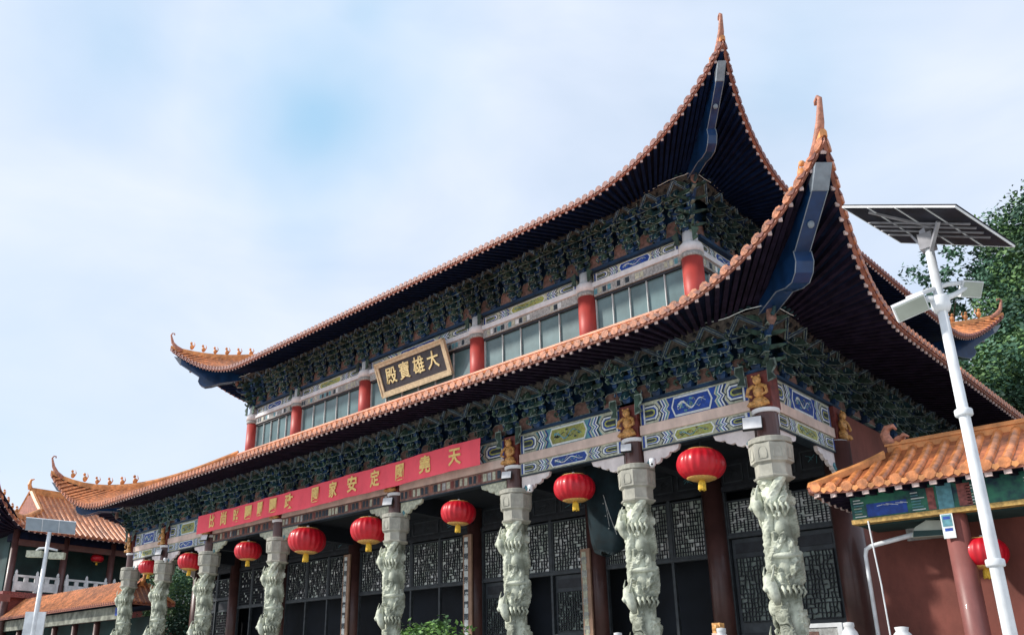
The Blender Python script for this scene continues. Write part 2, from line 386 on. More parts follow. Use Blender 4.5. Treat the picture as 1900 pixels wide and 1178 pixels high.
b = MB().use('capstone'); b.box(-16, 16, -1.9, DEPL+1.8, 0, PLAT-.12); b.box(-16.1, 16.1, -2.0, DEPL+1.9, PLAT-.12, PLAT)
for i in range(6): b.box(-3.4, 3.4, -2.0-.32*(i+1), -2.0-.32*i, 0, PLAT-(i+1)*PLAT/7)
b.build('stone_platform', hall)

# lower + upper roofs (fitted curves)
lower_roof, lsurf, lbase = make_roof(hall, 'lower_roof', XC[-1], XC[0], 0, DEPL, 2.309, 2.981, 8.429, 10.388, 5.07, 1.96, 2.87, .42, .0185, 2.95, 2.95,
          inner_k=.70, inner_z=8.80, corner_z=8.92, tr=.074)
upper_roof, usurf, ubase = make_roof(hall, 'upper_roof', XU[-1], XU[0], YU, YU+DU, 2.279, 3.039, 14.472, 16.482, 5.467, 2.612, 2.07, .42, .0125, DU/2, 3.5,
          inner_k=.62, inner_z=15.02, corner_z=15.15, rmat='rafter_shade_navy', emat='tile_end_dark', tr=.074, bw=.20)
# wall ridge above the lower roof
r = MB().use('salmon'); xi, ya, yb = XU[0]+.18, YU-.62, YU+DU+.62; xo = XU[0]+.62
def ring(bm, X0, X1, Y0, Y1, t, z0, z1):
    bm.box(X0, X1, Y0, Y0+t, z0, z1); bm.box(X0, X1, Y1-t, Y1, z0, z1); bm.box(X0, X0+t, Y0+t, Y1-t, z0, z1); bm.box(X1-t, X1, Y0+t, Y1-t, z0, z1)
ring(r, -xo, xo, ya, yb, .30, 10.7, 11.30); r.use('salmon'); ring(r, -xo-.03, xo+.03, ya-.03, yb+.03, .36, 11.30, 11.36)
r.build('wall_ridge', lower_roof)
# top ridge + gables
r = MB().use('ridge'); zr = ubase(-DU/2)
r.box(-7.9, 7.9, YU+DU/2-.16, YU+DU/2+.16, zr-.1, zr+.55); r.build('main_ridge', upper_roof)
for s in (1, -1):
    gb = MB().use('redwall'); X = s*(XU[0]-3.5); pts = []
    for i in range(13):
        o = -3.5 - (DU/2-3.5)*i/12; pts.append((YU-o, ubase(o)+.05))
    poly = pts + [(2*(YU+DU/2)-y, z) for y, z in pts[::-1][1:]]
    gb.prism(poly, (X, 0, 0), (0,1,0), (0,0,1), (-s*1, 0, 0), .2); gb.build('gable', upper_roof)

# ------------- upper storey
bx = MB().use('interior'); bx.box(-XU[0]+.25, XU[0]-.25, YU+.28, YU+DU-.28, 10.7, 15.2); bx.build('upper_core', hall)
def upper_side(O, A, N, xs, front=True):
    """O origin of column line, A along axis, N outward"""
    def W(a, o, z): return Vector((O[0]+A[0]*a+N[0]*o, O[1]+A[1]*a+N[1]*o, z))
    def bx(m, a0, a1, o0, o1, z0, z1):
        P = [W(a0,o1,z0), W(a1,o1,z0), W(a1,o0,z0), W(a0,o0,z0), W(a0,o1,z1), W(a1,o1,z1), W(a1,o0,z1), W(a0,o0,z1)]; m.hexa(P)
    for i in range(len(xs)-1):
        a0, a1 = min(xs[i], xs[i+1])+.31, max(xs[i], xs[i+1])-.31
        m = MB().use('white'); bx(m, a0, a1, -.2, .14, 13.03, 13.19); m.build('white_beam', hall)
        m = MB().use('greybeam'); bx(m, a0, a1, -.2, .08, 12.74, 13.03)
        n = int((a1-a0)/.16)
        for k in range(n):
            if random.random() < .75:
                c = a0+.08+k*.16; m.use(random.choice(['darkpaint', 'cream', 'pteal', 'greybeam', 'pwhite'])); bx(m, c-.05-.03*random.random(), c+.04+.03*random.random(), .08, .088, 12.80, 12.97)
        m.use('cream'); bx(m, a0, a1, -.2, .07, 13.19, 13.50)
        paint_panel(m, W, a0+.04, a1-.04, 13.21, 13.48, .07, i)
        m.use('bluewall'); bx(m, a0-.1, a1+.1, -.2, .22, 13.50, 13.60); m.build('painted_beam', hall)
        f = MB().use('darkwood'); bx(f, a0-.03, a1+.03, -.06, .03, 12.66, 12.74); bx(f, a0-.03, a1+.03, -.06, .06, 11.46, 11.54)
        np_ = 5 if (a1-a0) < 4.5 else 6
        for k in range(np_+1):
            c = a0+(a1-a0)*k/np_; f.use('mullion'); bx(f, c-.012, c+.012, -.05, .015, 11.54, 12.66)
        w = f.build('window', hall)
        g = MB().use('glass'); bx(g, a0, a1, -.08, -.045, 11.5, 12.7); g.build('pane', w)
        g = MB().use('salmon'); bx(g, a0, a1, -.2, .02, 10.9, 11.46); g.build('sill_wall', hall)
def paint_panel(m, W, a0, a1, z0, z1, o, var=0):
    """painted decoration as thin inlays: U-lines at the ends, chevrons, and a centre panel"""
    def quad(pts, mt, d=.006):
        m.use(mt); n = len(pts)
        P = [W(a, o, z) for a, z in pts] + [W(a, o+d, z) for a, z in pts]
        m.add(P, [tuple(range(n, 2*n))] + [(i, (i+1) % n, (i+1) % n+n, i+n) for i in range(n)])
    L = a1-a0; H = z1-z0; zm = (z0+z1)/2
    quad([(a0, z0), (a1, z0), (a1, z1), (a0, z1)], ('pteal' if var % 3 else 'pblue') if H > .4 else 'cream', .003)
    for s in (1, -1):
        e = a0 if s > 0 else a1
        quad([(e, z0), (e+s*.05, z0), (e+s*.05, z1), (e, z1)], 'pblue')
        quad([(e+s*.06, z0), (e+s*.10, z0), (e+s*.10, z1), (e+s*.06, z1)], 'pwhite')
        # nested U bands opening to the end
        lu = L*.155
        for q, (ins, mt) in enumerate(((0, 'cream'), (.11, 'darkpaint'), (.15, 'pwhite'), (.24, 'pblue'), (.32, 'pyellow'), (.40, 'darkpaint'))):
            hh = H*(.5-ins); le = lu*(1-ins*1.1)
            quad([(e+s*.11, zm-hh), (e+s*(.11+le*.8), zm-hh), (e+s*(.11+le), zm-hh*.45), (e+s*(.11+le), zm+hh*.45), (e+s*(.11+le*.8), zm+hh), (e+s*.11, zm+hh)], mt, .005+.0025*q)
        for zq in (z0+H*.13, z1-H*.13): quad([(e+s*.12, zq-H*.03), (e+s*lu*.9, zq-H*.03), (e+s*lu*.9, zq+H*.03), (e+s*.12, zq+H*.03)], 'darkpaint', .022)
        # chevrons
        t = L*.0135; d = L*.026
        for j in range(7):
            c = e+s*(L*.165+.04+j*t*1.02)
            quad([(c, z0), (c+s*t, z0), (c+s*(t+d), zm-H*.17), (c+s*(t-d*.1), zm), (c+s*(t+d), zm+H*.17), (c+s*t, z1), (c, z1), (c+s*d, zm+H*.17), (c-s*d*.1, zm), (c+s*d, zm-H*.17)], ('darkpaint', 'pwhite', 'pblue', 'pwhite', 'pteal', 'cream', 'pblue')[j], .009)
    pc = 'pblue' if var % 2 == 0 else 'pyellow'
    c0, c1 = a0+L*.335, a1-L*.335; d = L*.03
    quad([(c0-d, zm), (c0, z0+.01), (c1, z0+.01), (c1+d, zm), (c1, z1-.01), (c0, z1-.01)], 'pwhite', .008)
    quad([(c0-d*.5, zm), (c0+.02, z0+H*.12), (c1-.02, z0+H*.12), (c1+d*.5, zm), (c1-.02, z1-H*.12), (c0+.02, z1-H*.12)], pc, .012)
    # winding scroll across the centre panel
    for q_, amp_, ph_ in ((0, .20, 0), (1, .13, 2.1), (2, .25, 4.0)):
      n = 26; prev = None
      for i in range(n+1):
        t = i/n; a = c0+.08+(c1-c0-.16)*t; z = zm+H*amp_*math.sin(t*(9.5+q_*4)+var+ph_)*(.6+.4*math.sin(t*PI))
        if prev and (q_ == 0 or (i+q_) % 4):
            w = H*(.05 if q_ == 0 else .022)*(1.3-t); quad([(prev[0], prev[1]-w), (a, z-w), (a, z+w), (prev[0], prev[1]+w)], ('pwhite', 'pteal', 'cream')[q_] if pc == 'pblue' else ('pteal', 'olive', 'cream')[q_], .016+.002*q_)
        prev = (a, z)
    for i in range(7):
        a = c0+.1+(c1-c0-.2)*random.random(); z = zm+H*.28*(random.random()*2-1); w = H*.06
        quad([(a-w*1.5, z-w*.4), (a+w, z-w), (a+w*1.6, z+w*.5), (a-w, z+w)], 'pteal' if pc == 'pblue' else 'olive', .015)
upper_side((0, YU), (1, 0), (0, -1), XU)
ys = [YU, YU+3.55, YU+3.55+5.04, YU+DU-3.55-5.04, YU+DU-3.55, YU+DU]
ysr = [YU, YU+3.55, YU+DU/2-2.2, YU+DU/2+2.2, YU+DU-3.55, YU+DU]
upper_side((XU[0], 0), (0, 1), (1, 0), ysr)
upper_side((XU[-1], 0), (0, 1), (-1, 0), ysr)
m = MB().use('redcol'); m.lathe([(.29, 10.8), (.285, 12.80)], 28)
redcol_me = m.mesh('shaft', True)
m = MB().use('greybeam'); m.lathe([(.30, 12.80), (.315, 12.84), (.315, 12.93), (.30, 12.95)], 28)
m.use('white'); m.lathe([(.33, 12.95), (.33, 13.16), (.31, 13.21), (.24, 13.28), (.21, 13.34), (.205, 13.62)], 28)
redcap_me = m.mesh('white_collar', True)
ups = [(x, YU) for x in XU] + [(x, y) for x in (XU[0], XU[-1]) for y in ysr[1:]] + [(x, YU+DU) for x in XU[1:-1]]
for x, y in ups:
    c = link_mesh('red_column', redcol_me, hall, (x, y, 0)); link_mesh('white_collar', redcap_me, c, (0, 0, 0))
    if y == YU:
        for s in (1, -1):
            g = MB().use('olive'); g.prism([(0, 0), (.16, .05), (.10, .16), (.20, .30), (.02, .42), (0, .42)], (x+s*.22, y-.22, 13.22), (s, 0, 0), (0, 0, 1), (0, -1, 0), .05)
            g.build('bracket_wing', hall)

# ------------- bracket sets
def bracket_mesh(H, seed, simple=False):
    rnd = random.Random(seed); b = MB()
    def arm(a0, a1, o, z, h, t, m):
        # cross arm along a with curved ends, plus a pale outline plate in front
        w = a1-a0
        prof = [(a0, z+h), (a0, z+h*.55), (a0+w*.06, z+h*.25), (a0+w*.15, z+h*.05), (a0+w*.28, z), (a1-w*.28, z), (a1-w*.15, z+h*.05), (a1-w*.06, z+h*.25), (a1, z+h*.55), (a1, z+h)]
        b.use(m); b.prism(prof, (0, -o, 0), (1,0,0), (0,0,1), (0,1,0), t)
        if not simple:
            g = .011; pr = [(p[0]+(g if p[0] > 0 else -g), p[1]-g if p[1] < z+h*.9 else p[1]+g*.5) for p in prof]
            b.use('trim'); b.prism(pr, (0, -o+t*.35, 0), (1,0,0), (0,0,1), (0,1,0), .014)
    def block(a, o, z, s, m='blue'):
        b.use(m); P = [(a-s*.36, -o-s*.36, z), (a+s*.36, -o-s*.36, z), (a+s*.36, -o+s*.36, z), (a-s*.36, -o+s*.36, z), (a-s*.5, -o-s*.5, z+s*.35), (a+s*.5, -o-s*.5, z+s*.35), (a+s*.5, -o+s*.5, z+s*.35), (a-s*.5, -o+s*.5, z+s*.35)]
        b.hexa(P); b.box(a-s*.5, a+s*.5, -o-s*.5, -o+s*.5, z+s*.35, z+s*.7)
        if not simple:
            b.use('trim'); b.box(a-s*.52, a+s*.52, -o-s*.52, -o-s*.50, z+s*.66, z+s*.72)
    def beak(o0, o1, z, h, w, m):
        prof = [(o0, z+h), (o0, z), (o1*.6+o0*.4, z-h*.1), (o1*.85+o0*.15, z-h*.75), (o1+.05, z-h*1.0), (o1, z-h*.2), (o1*.9+o0*.1, z+h*.6), (o1*.85+o0*.15, z+h)]
        b.use(m); b.prism(prof, (-w/2, 0, 0), (0,-1,0), (0,0,1), (1,0,0), w)
        b.use('trim')
        if not simple:
            for s in (-1, 1):
                pp = prof[2:6]; 
                for i in range(len(pp)-1): b.bar((s*w*.5, -pp[i][0], pp[i][1]), (s*w*.5, -pp[i+1][0], pp[i+1][1]), .012, .012)
    n = 4 if H < 1.2 else 5; dz = H*.74/n
    block(0, .08, 0, .20)
    for l in range(n):
        z = .12 + l*dz; o = .10 + l*.46/n; cols = ['green', 'olive', 'green', 'blue']
        arm(-.24-.05*l, .24+.05*l, o, z, dz*.50, .09, cols[(l+seed) % 4])
        beak(-.05, o+.22, z+dz*.12, dz*.52, .11, 'green' if (l+seed) % 2 else 'olive')
        for s in (-1, 0, 1): block(s*(.18+.05*l), o, z+dz*.48, .13, 'blue' if s else 'green')
        if not simple:
            for q in range(5):   # small carved leaves and painted highlights
                a = rnd.uniform(-.36, .36); oo = o+rnd.uniform(-.02, .14); zz = z+rnd.uniform(-.02, dz*.8); sg = rnd.choice((-1, 1))
                b.use(rnd.choice(('blue', 'green', 'olive'))); b.ball((a, -oo, zz), rnd.uniform(.025, .05), 6, 4, (1, .8, 1.2))
                b.use('trim'); b.tube([(a, -oo-.04, zz-.03), (a+sg*.03, -oo-.055, zz+.01), (a+sg*.02, -oo-.05, zz+.05), (a-sg*.02, -oo-.045, zz+.06)], [.006, .008, .007, .003], 4)
        if not simple and rnd.random() < 2:   # carved scrolls
            s = rnd.choice((-1, 1)); b.use('olive'); a = s*(.26+.03*l)
            b.tube([(a, -o-.03, z), (a+s*.05, -o-.07, z+dz*.3), (a+s*.01, -o-.09, z+dz*.55), (a-s*.05, -o-.06, z+dz*.5)], [.03, .035, .025, .012], 6)
    return b
set_low = [bracket_mesh(1.02, s).mesh('bracket_set') for s in range(8)]
set_up = [bracket_mesh(1.42, s+4).mesh('bracket_set') for s in range(8)]
CAM = Vector((21.472, -15.986, 1.6))
slots = []
def spaced(xs, ns):
    out = []
    for i in range(len(xs)-1):
        for k in range(ns[i]): out.append((xs[i]+(xs[i+1]-xs[i])*k/ns[i]))
    out.append(xs[-1]); return out
fx = spaced(XC, [4, 4, 5, 7, 5, 4, 4]); sy_ = spaced([0, YI, YI+17.6, DEPL], [4, 20, 4])
ux = spaced(XU, [4, 5, 7, 5, 4]); uy = spaced([YU, YU+3.55, YU+DU-3.55, YU+DU], [4, 12, 4])
for x in fx: slots.append(((x, -.02, 7.76), 0, 0))
for y in sy_[1:]: slots.append(((XC[0]+.02, y, 7.76), PI/2, 0))
for y in sy_[1:]: slots.append(((XC[-1]-.02, y, 7.76), -PI/2, 0))
for x in ux: slots.append(((x, YU-.05, 13.60), 0, 1))
for y in uy[1:]: slots.append(((XU[0]+.05, y, 13.60), PI/2, 1))
for y in uy[1:]: slots.append(((XU[-1]-.05, y, 13.60), -PI/2, 1))
def vis(s):
    d = (Vector(s[0])-CAM).length
    if s[1] < 0: d += 60
    return d
slots.sort(key=vis)
rest = MB()
for i, (p, rz, up) in enumerate(slots):
    me = (set_up if up else set_low)[(i*5) % 8]
    if i < 100:
        link_mesh('bracket_set', me, hall, p, rz+random.uniform(-.03, .03), (random.uniform(.97, 1.03), random.uniform(.95, 1.03), 1))
    else:
        src = bracket_mesh(1.42 if up else 1.02, i, True); R = Matrix.Rotation(rz, 3, 'Z')
        for k, mi in zip(src.f, src.m): pass
        o = len(rest.v); rest.v += [tuple(R @ Vector(v) + Vector(p)) for v in src.v]
        for f, mi in zip(src.f, src.m):
            rest.use(src.mats[mi]); rest.f.append(tuple(q+o for q in f)); rest.m.append(rest.mi)
tag(rest.build('bracket_sets', hall), kind='stuff')

# frieze behind the brackets: dark plate, brown cushion boards, zigzag struts, wavy edge cable
def frieze(O, A, N, a0, a1, pos, zb, H, kout, boards=True):
    def W(a, o, z): return Vector((O[0]+A[0]*a+N[0]*o, O[1]+A[1]*a+N[1]*o, z))
    m = MB().use('bluewall')
    P = [W(a0,.0,zb-.03), W(a1,.0,zb-.03), W(a1,-.12,zb-.03), W(a0,-.12,zb-.03), W(a0,.0,zb+H+.06), W(a1,.0,zb+H+.06), W(a1,-.12,zb+H+.06), W(a0,-.12,zb+H+.06)]; m.hexa(P)
    m.build('bracket_wall', hall)
    m = MB()
    for i in range(len(pos)-1 if boards else 0):
        c = (pos[i]+pos[i+1])/2; w = (pos[i+1]-pos[i])*.28
        m = MB()
        h = H*.36
        for d, mt, q in ((.10, 'trim', 0), (.106, 'brown', .018)):
            pts = [(c-w+q, zb+.02+q), (c+w-q, zb+.02+q), (c+w*.78-q, zb+h*.85-q), (c+w*.45, zb+h-q), (c-w*.45, zb+h-q), (c-w*.78+q, zb+h*.85-q)]
            m.use(mt); n = 6; V = [W(a, .0, z) for a, z in pts]+[W(a, d, z) for a, z in pts]
            m.add(V, [tuple(range(n, 2*n))]+[(k, (k+1) % n, (k+1) % n+n, k+n) for k in range(n)])
        m.build('cushion_board', hall)
    # inclined zigzag boards in front of the upper half
    m = MB()
    z0_, z1_ = zb+H*.70, zb+H+.02; o0, o1 = kout*.62, kout+.02
    e0_, e1_ = a0-kout*.8, a1+kout*.8
    m.use('fboard')
    V = [W(e0_, o0-.03, z0_), W(e1_, o0-.03, z0_), W(e1_, o1-.03, z1_), W(e0_, o1-.03, z1_)]; m.add(V, [(0,1,2,3)])
    zz = []
    for i in range(len(pos)-1): zz.append((pos[i], 1)); zz.append(((pos[i]+pos[i+1])/2, 0))
    zz.append((pos[-1], 1))
    zz = [(zz[0][0]-.42, 0)] + zz + [(zz[-1][0]+.42, 0)]
    for (a, t), (a2, t2) in zip(zz[:-1], zz[1:]):
        A0 = W(a, o0 if not t else o1-.02, z0_ if not t else z1_-.03); A1 = W(a2, o0 if not t2 else o1-.02, z0_ if not t2 else z1_-.03)
        nrm = Vector((N[0], N[1], -.5)).normalized()
        m.use('trim'); m.bar(A0, A1, .094, .03, nrm)
        m.use('blue'); m.bar(A0+nrm*.012, A1+nrm*.012, .074, .03, nrm)
        m.use('trim'); m.bar(A0+nrm*.02, A1+nrm*.02, .014, .03, nrm)
        c = (A0+A1)/2 + (W(.22, 0, 0)-W(0, 0, 0))*(1 if t else -1)*0 + nrm*.01
        tt = W((a*.3+a2*.7) if not t2 else (a*.7+a2*.3), (o0*.35+o1*.65)-.0, z0_*.35+z1_*.65)
        m.use('black'); m.ball(tt, .045, 6, 4, (1, .6, 1.4))
    m.build('zigzag_frieze', hall)
    m = MB().use('pwhite'); n = int((e1_-e0_)/.12); pts = []
    for i in range(n+1):
        a = e0_+(e1_-e0_)*i/n
        pts.append(W(a, o1+.02, z1_+.0+.022*math.sin(a*5.3)+.018*random.random()))
    m.tube(pts, .011, 4); m.build('edge_cable', hall)
    m = MB().use('green')
    for i in range(int((e1_-e0_)/.16)):
        if random.random() < .7:
            a = e0_+i*.16; p = W(a, o1+.03, z1_+.06); m.ball(p, .035+.02*random.random(), 5, 4, (1.4, 1.0, .8))
    m.build('edge_carving', hall)
frieze((0, 0), (1, 0), (0, -1), XC[-1], XC[0], sorted(fx), 7.76, 1.02, .70)
frieze((XC[0], 0), (0, 1), (1, 0), 0, DEPL, sy_, 7.76, 1.02, .70)
frieze((XC[-1], 0), (0, 1), (-1, 0), 0, DEPL, sy_, 7.76, 1.02, .70, False)
frieze((0, YU), (1, 0), (0, -1), XU[-1], XU[0], sorted(ux), 13.60, 1.42, .62)
frieze((XU[0], 0), (0, 1), (1, 0), YU, YU+DU, uy, 13.60, 1.42, .62)
frieze((XU[-1], 0), (0, 1), (-1, 0), YU, YU+DU, uy, 13.60, 1.42, .62, False)
# corner post and carved corner piece under each hip (front right one shows best)
for (X, Y, zb, H, sx, sy) in [(XC[0], 0, 7.76, 1.02, 1, -1), (XC[-1], 0, 7.76, 1.02, -1, -1), (XU[0], YU, 13.6, 1.42, 1, -1), (XU[-1], YU, 13.6, 1.42, -1, -1)]:
    m = MB(); dv = Vector((sx, sy, 0)).normalized()
    for l in range(4):
        z = zb+.08+l*H*.24; m.use(['olive', 'green', 'blue', 'green'][l])
        c = Vector((X, Y, z)); m.bar(c, c+dv*(.25+.22*l), .09, H*.13); e = c+dv*(.28+.22*l)
        m.tube([e, e+dv*.12+Vector((0,0,.03)), e+dv*.2+Vector((0,0,.11)), e+dv*.14+Vector((0,0,.16))], [.05, .045, .03, .012], 6)
        m.use('trim'); m.bar(c+Vector((0,0,-H*.07)), c+dv*(.26+.22*l)+Vector((0,0,-H*.07)), .10, .012)
        m.use('olive')
        for s in (-1, 1):
            q = Vector((-dv.y, dv.x, 0))*s; m.prism([(0, 0), (.30, .04), (.42, .10), (.30, .12), (0, .10)], c+dv*(.15+.14*l), q+dv*.3, (0,0,1), dv, .05)
    m.use('brown'); top = Vector((X, Y, zb+H+.08))+dv*.92
    m.tube([top+Vector((0,0,.12)), top, top+Vector((0,0,-.16)), top+Vector((0,0,-.34)), top+Vector((0,0,-.46))], [.05, .055, .085, .10, .03], 8)
    m.build('corner_bracket', hall)

# ------------- porch entablature (painted beams)
def entablature(O, A, N, xs, side=False):
    def W(a, o, z): return Vector((O[0]+A[0]*a+N[0]*o, O[1]+A[1]*a+N[1]*o, z))
    def bx(m, a0, a1, o0, o1, z0, z1):
        P = [W(a0,o1,z0), W(a1,o1,z0), W(a1,o0,z0), W(a0,o0,z0), W(a0,o1,z1), W(a1,o1,z1), W(a1,o0,z1), W(a0,o0,z1)]; m.hexa(P)
    for i in range(len(xs)-1):
        a0, a1 = min(xs[i], xs[i+1])+.26, max(xs[i], xs[i+1])-.26
        var = i+(0 if not side else 1)
        m = MB().use('cream'); bx(m, a0, a1, -.14, .08, 7.17, 7.70); paint_panel(m, W, a0+.03, a1-.03, 7.19, 7.66, .08, i)
        m.build('painted_upper_beam', hall)
        m = MB().use('pinkbeam'); bx(m, a0, a1, -.16, .13, 6.955, 7.17); m.build('plain_beam', hall)
        reddish = (not side) and i in (2, 3, 4)
        m = MB().use('brown' if reddish else 'cream'); bx(m, a0, a1, -.14, .09, 6.64, 6.955)
        if reddish:
            n = int((a1-a0)/.17)
            for k in range(n):
                c = a0+.05+k*.17; mt = random.choice(['redblock', 'cream', 'greybeam', 'darkpaint', 'fascia', 'darkpaint'])
                m.use(mt); bx(m, c, c+.08+.05*random.random(), .09, .098, 6.69+.03*random.random(), 6.90)
        else: paint_panel(m, W, a0+.03, a1-.03, 6.665, 6.93, .09, i+1)
        m.use('darkpaint'); bx(m, a0, a1, -.15, .10, 6.61, 6.64)
        m.build('painted_lower_beam', hall)
        m = MB().use('bluewall'); bx(m, min(xs[i], xs[i+1])-.2, max(xs[i], xs[i+1])+.2, -.18, .16, 7.70, 7.76); m.build('beam_plate', hall)
        # scalloped spandrels either side
        for s in (1, -1):
            e = a0 if s > 0 else a1
            m = MB().use('spandrel' if not reddish else 'cream')
            prof = [(1.12*a_, 1.12*b_) for a_, b_ in ((0, 0), (.80, 0), (.76, -.09), (.66, -.13), (.58, -.12), (.55, -.18), (.46, -.22), (.38, -.20), (.35, -.27), (.27, -.30), (.20, -.28), (.17, -.35), (.09, -.37), (.07, -.41), (0, -.41))]
            m.prism(prof, W(e, .05, 6.61), Vector((A[0]*s, A[1]*s, 0)), (0,0,1), Vector((-N[0], -N[1], 0)), .08)
            m.build('spandrel', hall)
            m = MB().use('pteal')
            m.tube([W(e+s*.02, .02, 6.22), W(e+s*.10, .04, 6.25), W(e+s*.16, .05, 6.31), W(e+s*.12, .05, 6.36), W(e+s*.08, .04, 6.32)], [.05, .05, .04, .03, .02], 6)
            m.build('scroll_end', hall)
entablature((0, 0), (1, 0), (0, -1), XC)
entablature((XC[0], 0), (0, 1), (1, 0), [0, YI], True)
entablature((XC[-1], 0), (0, 1), (-1, 0), [0, YI], True)

# ------------- carved stone columns
def dragon_column():
    b = MB().use('stone'); rnd = random.Random(3)
    nz, na = 330, 110; z0_, z1_ = PLAT+.55, 5.50
    from mathutils import noise
    def sst(x, a, c): t = min(max((x-a)/(c-a), 0), 1); return t*t*(3-2*t)
    vs = []
    for i in range(nz+1):
        z = z0_+(z1_-z0_)*i/nz
        for k in range(na):
            th = 2*PI*k/na; r = .205
            p = Vector((math.cos(th)*1.3, math.sin(th)*1.3, z*1.9))
            # rock, cloud and drapery relief: raised plates bounded by narrow undercut lines
            wv = Vector((noise.noise(p*.9), noise.noise(p*.9+Vector((5,5,5))), noise.noise(p*.9+Vector((8,1,2)))))*.9
            q = p*1.25+wv; nn = noise.noise(q)
            r += .075*sst(nn, -.05, .03) + .045*sst(nn, .22, .28)
            for lv in (-.02, .12, .25, .40): r -= .040*math.exp(-((nn-lv)/.018)**2)
            r += .010*math.sin(60*nn)*sst(nn, .0, .06)
            # one coiled dragon body with scales and a spine ridge
            d = (th - (.4 + 1.35*(z-z0_) + .45*math.sin(z*2.3)) + PI) % (2*PI) - PI
            e = abs(d)/.46
            if e < 1.3:
                if e < 1:
                    u = d*3.2; v = z*24
                    r = .245 + .095*math.sqrt(1-e*e) - .016*(1-abs(math.sin(v+u*3))*abs(math.sin(v-u*3))) + .022*math.exp(-(d/.05)**2)*(.4+.6*abs(math.sin(z*30)))
                else: r -= .07*math.exp(-((e-1.10)/.09)**2)
            vs.append((r*math.cos(th), r*math.sin(th), z))
    fs = [(i*na+k, i*na+(k+1) % na, (i+1)*na+(k+1) % na, (i+1)*na+k) for i in range(nz) for k in range(na)]
    b.add(vs, fs)
    # neck roll at mid height
    for zz in (4.02,): b.lathe([(.26, zz-.05), (.315, zz-.02), (.315, zz+.02), (.26, zz+.05)], 24)
    # dragon heads, legs, cloud curls standing off the shaft
    def P(th, z, r): return Vector((r*math.cos(th), r*math.sin(th), z))
    for th0, z in ((3.9, 5.0), (4.3, 3.45), (2.9, 2.4)):
        b.tube([P(th0-.5, z+.25, .30), P(th0-.2, z+.15, .38), P(th0, z, .40), P(th0+.15, z-.18, .36), P(th0+.1, z-.32, .30)], [.06, .10, .13, .10, .05], 10)
        b.tube([P(th0-.1, z+.05, .42), P(th0-.05, z-.05, .50), P(th0, z-.10, .50)], [.07, .055, .03], 8)
        for s in (-1, 1):
            b.tube([P(th0+s*.15, z+.1, .42), P(th0+s*.3, z+.24, .44), P(th0+s*.35, z+.38, .40)], [.03, .022, .008], 6)
        for j in range(5):
            a = th0+.5+.28*j; b.tube([P(a, z-.1, .29), P(a+.08, z-.02, .35), P(a+.16, z-.10, .36), P(a+.12, z-.2, .30)], [.03, .035, .03, .012], 6)
    # small standing figures on the outer left side
    for th, z in ((PI+.05, 4.95), (PI-.2, 3.1), (PI+.3, 1.9)):
        b.ball(P(th, z, .36), .11, 10, 8, (.9, .9, 1.6)); b.ball(P(th, z+.21, .38), .065, 8, 6)
        b.tube([P(th, z-.12, .36), P(th+.15, z-.28, .34), P(th+.05, z-.42, .30)], [.05, .04, .03], 6)
        b.tube([P(th-.1, z+.1, .40), P(th-.28, z+.02, .42), P(th-.2, z-.08, .40)], [.03, .028, .02], 6)
        b.prism([(-.10, 0), (.10, 0), (.13, .20), (.06, .24), (-.06, .24), (-.12, .20)], P(th, z+.20, .30), Vector((-math.sin(th), math.cos(th), 0)), (0,0,1), Vector((math.cos(th), math.sin(th), 0)), .09)
    for j in range(16):
        th = rnd.random()*2*PI; z = z0_+.1+rnd.random()*(z1_-z0_-.3); s = rnd.choice((-1, 1)); r = .25
        b.tube([P(th, z, r), P(th+s*.14, z+.05, r+.05), P(th+s*.28, z+.02, r+.06), P(th+s*.26, z-.05, r+.05), P(th+s*.17, z-.03, r+.05)], [.022, .03, .03, .024, .012], 6)
    return b.mesh('carved_shaft', True)
shaft_me = dragon_column()
def capital():
    b = MB().use('capstone'); o8 = PI/8
    b.lathe([(.27, 5.46), (.37, 5.50), (.385, 5.53), (.335, 5.56), (.335, 5.78)], 8, off=o8)
    b.lathe([(.335, 5.78), (.40, 5.82), (.415, 6.16), (.385, 6.19)], 8, off=o8)
    b.lathe([(.385, 6.19), (.41, 6.20), (.41, 6.29), (.36, 6.315), (.1, 6.316)], 24)
    # arched niches on the eight faces
    for k in range(8):
        a = 2*PI*(k+.5)/8 + o8; d = Vector((math.cos(a), math.sin(a), 0)); t = Vector((-d.y, d.x, 0)); c = d*(.408*math.cos(PI/8)+.0)
        w = .085; arch = [(-w, .05), (w, .05), (w, .20), (w*.6, .265), (0, .285), (-w*.6, .265), (-w, .20)]
        for i in range(len(arch)):
            p, q = arch[i], arch[(i+1) % len(arch)]
            b.bar(c+t*p[0]+Vector((0,0,5.83+p[1])), c+t*q[0]+Vector((0,0,5.83+q[1])), .02, .02, d)
    return b.mesh('capital')
cap_me = capital()
m = MB().use('capstone'); m.lathe([(.50, PLAT), (.52, PLAT+.12), (.50, PLAT+.25), (.40, PLAT+.33), (.36, PLAT+.42), (.42, PLAT+.50), (.33, PLAT+.56)], 24)
base_me = m.mesh('column_base', True)
m = MB().use('browncol'); m.lathe([(.22, 6.31), (.22, 6.86)], 20); m.use('white'); m.lathe([(.25, 6.84), (.27, 6.87), (.27, 6.92), (.25, 6.93)], 20)
m.use('redblock'); m.box(-.23, .23, -.16, .2, 6.93, 7.70)
neck_me = m.mesh('column_neck')
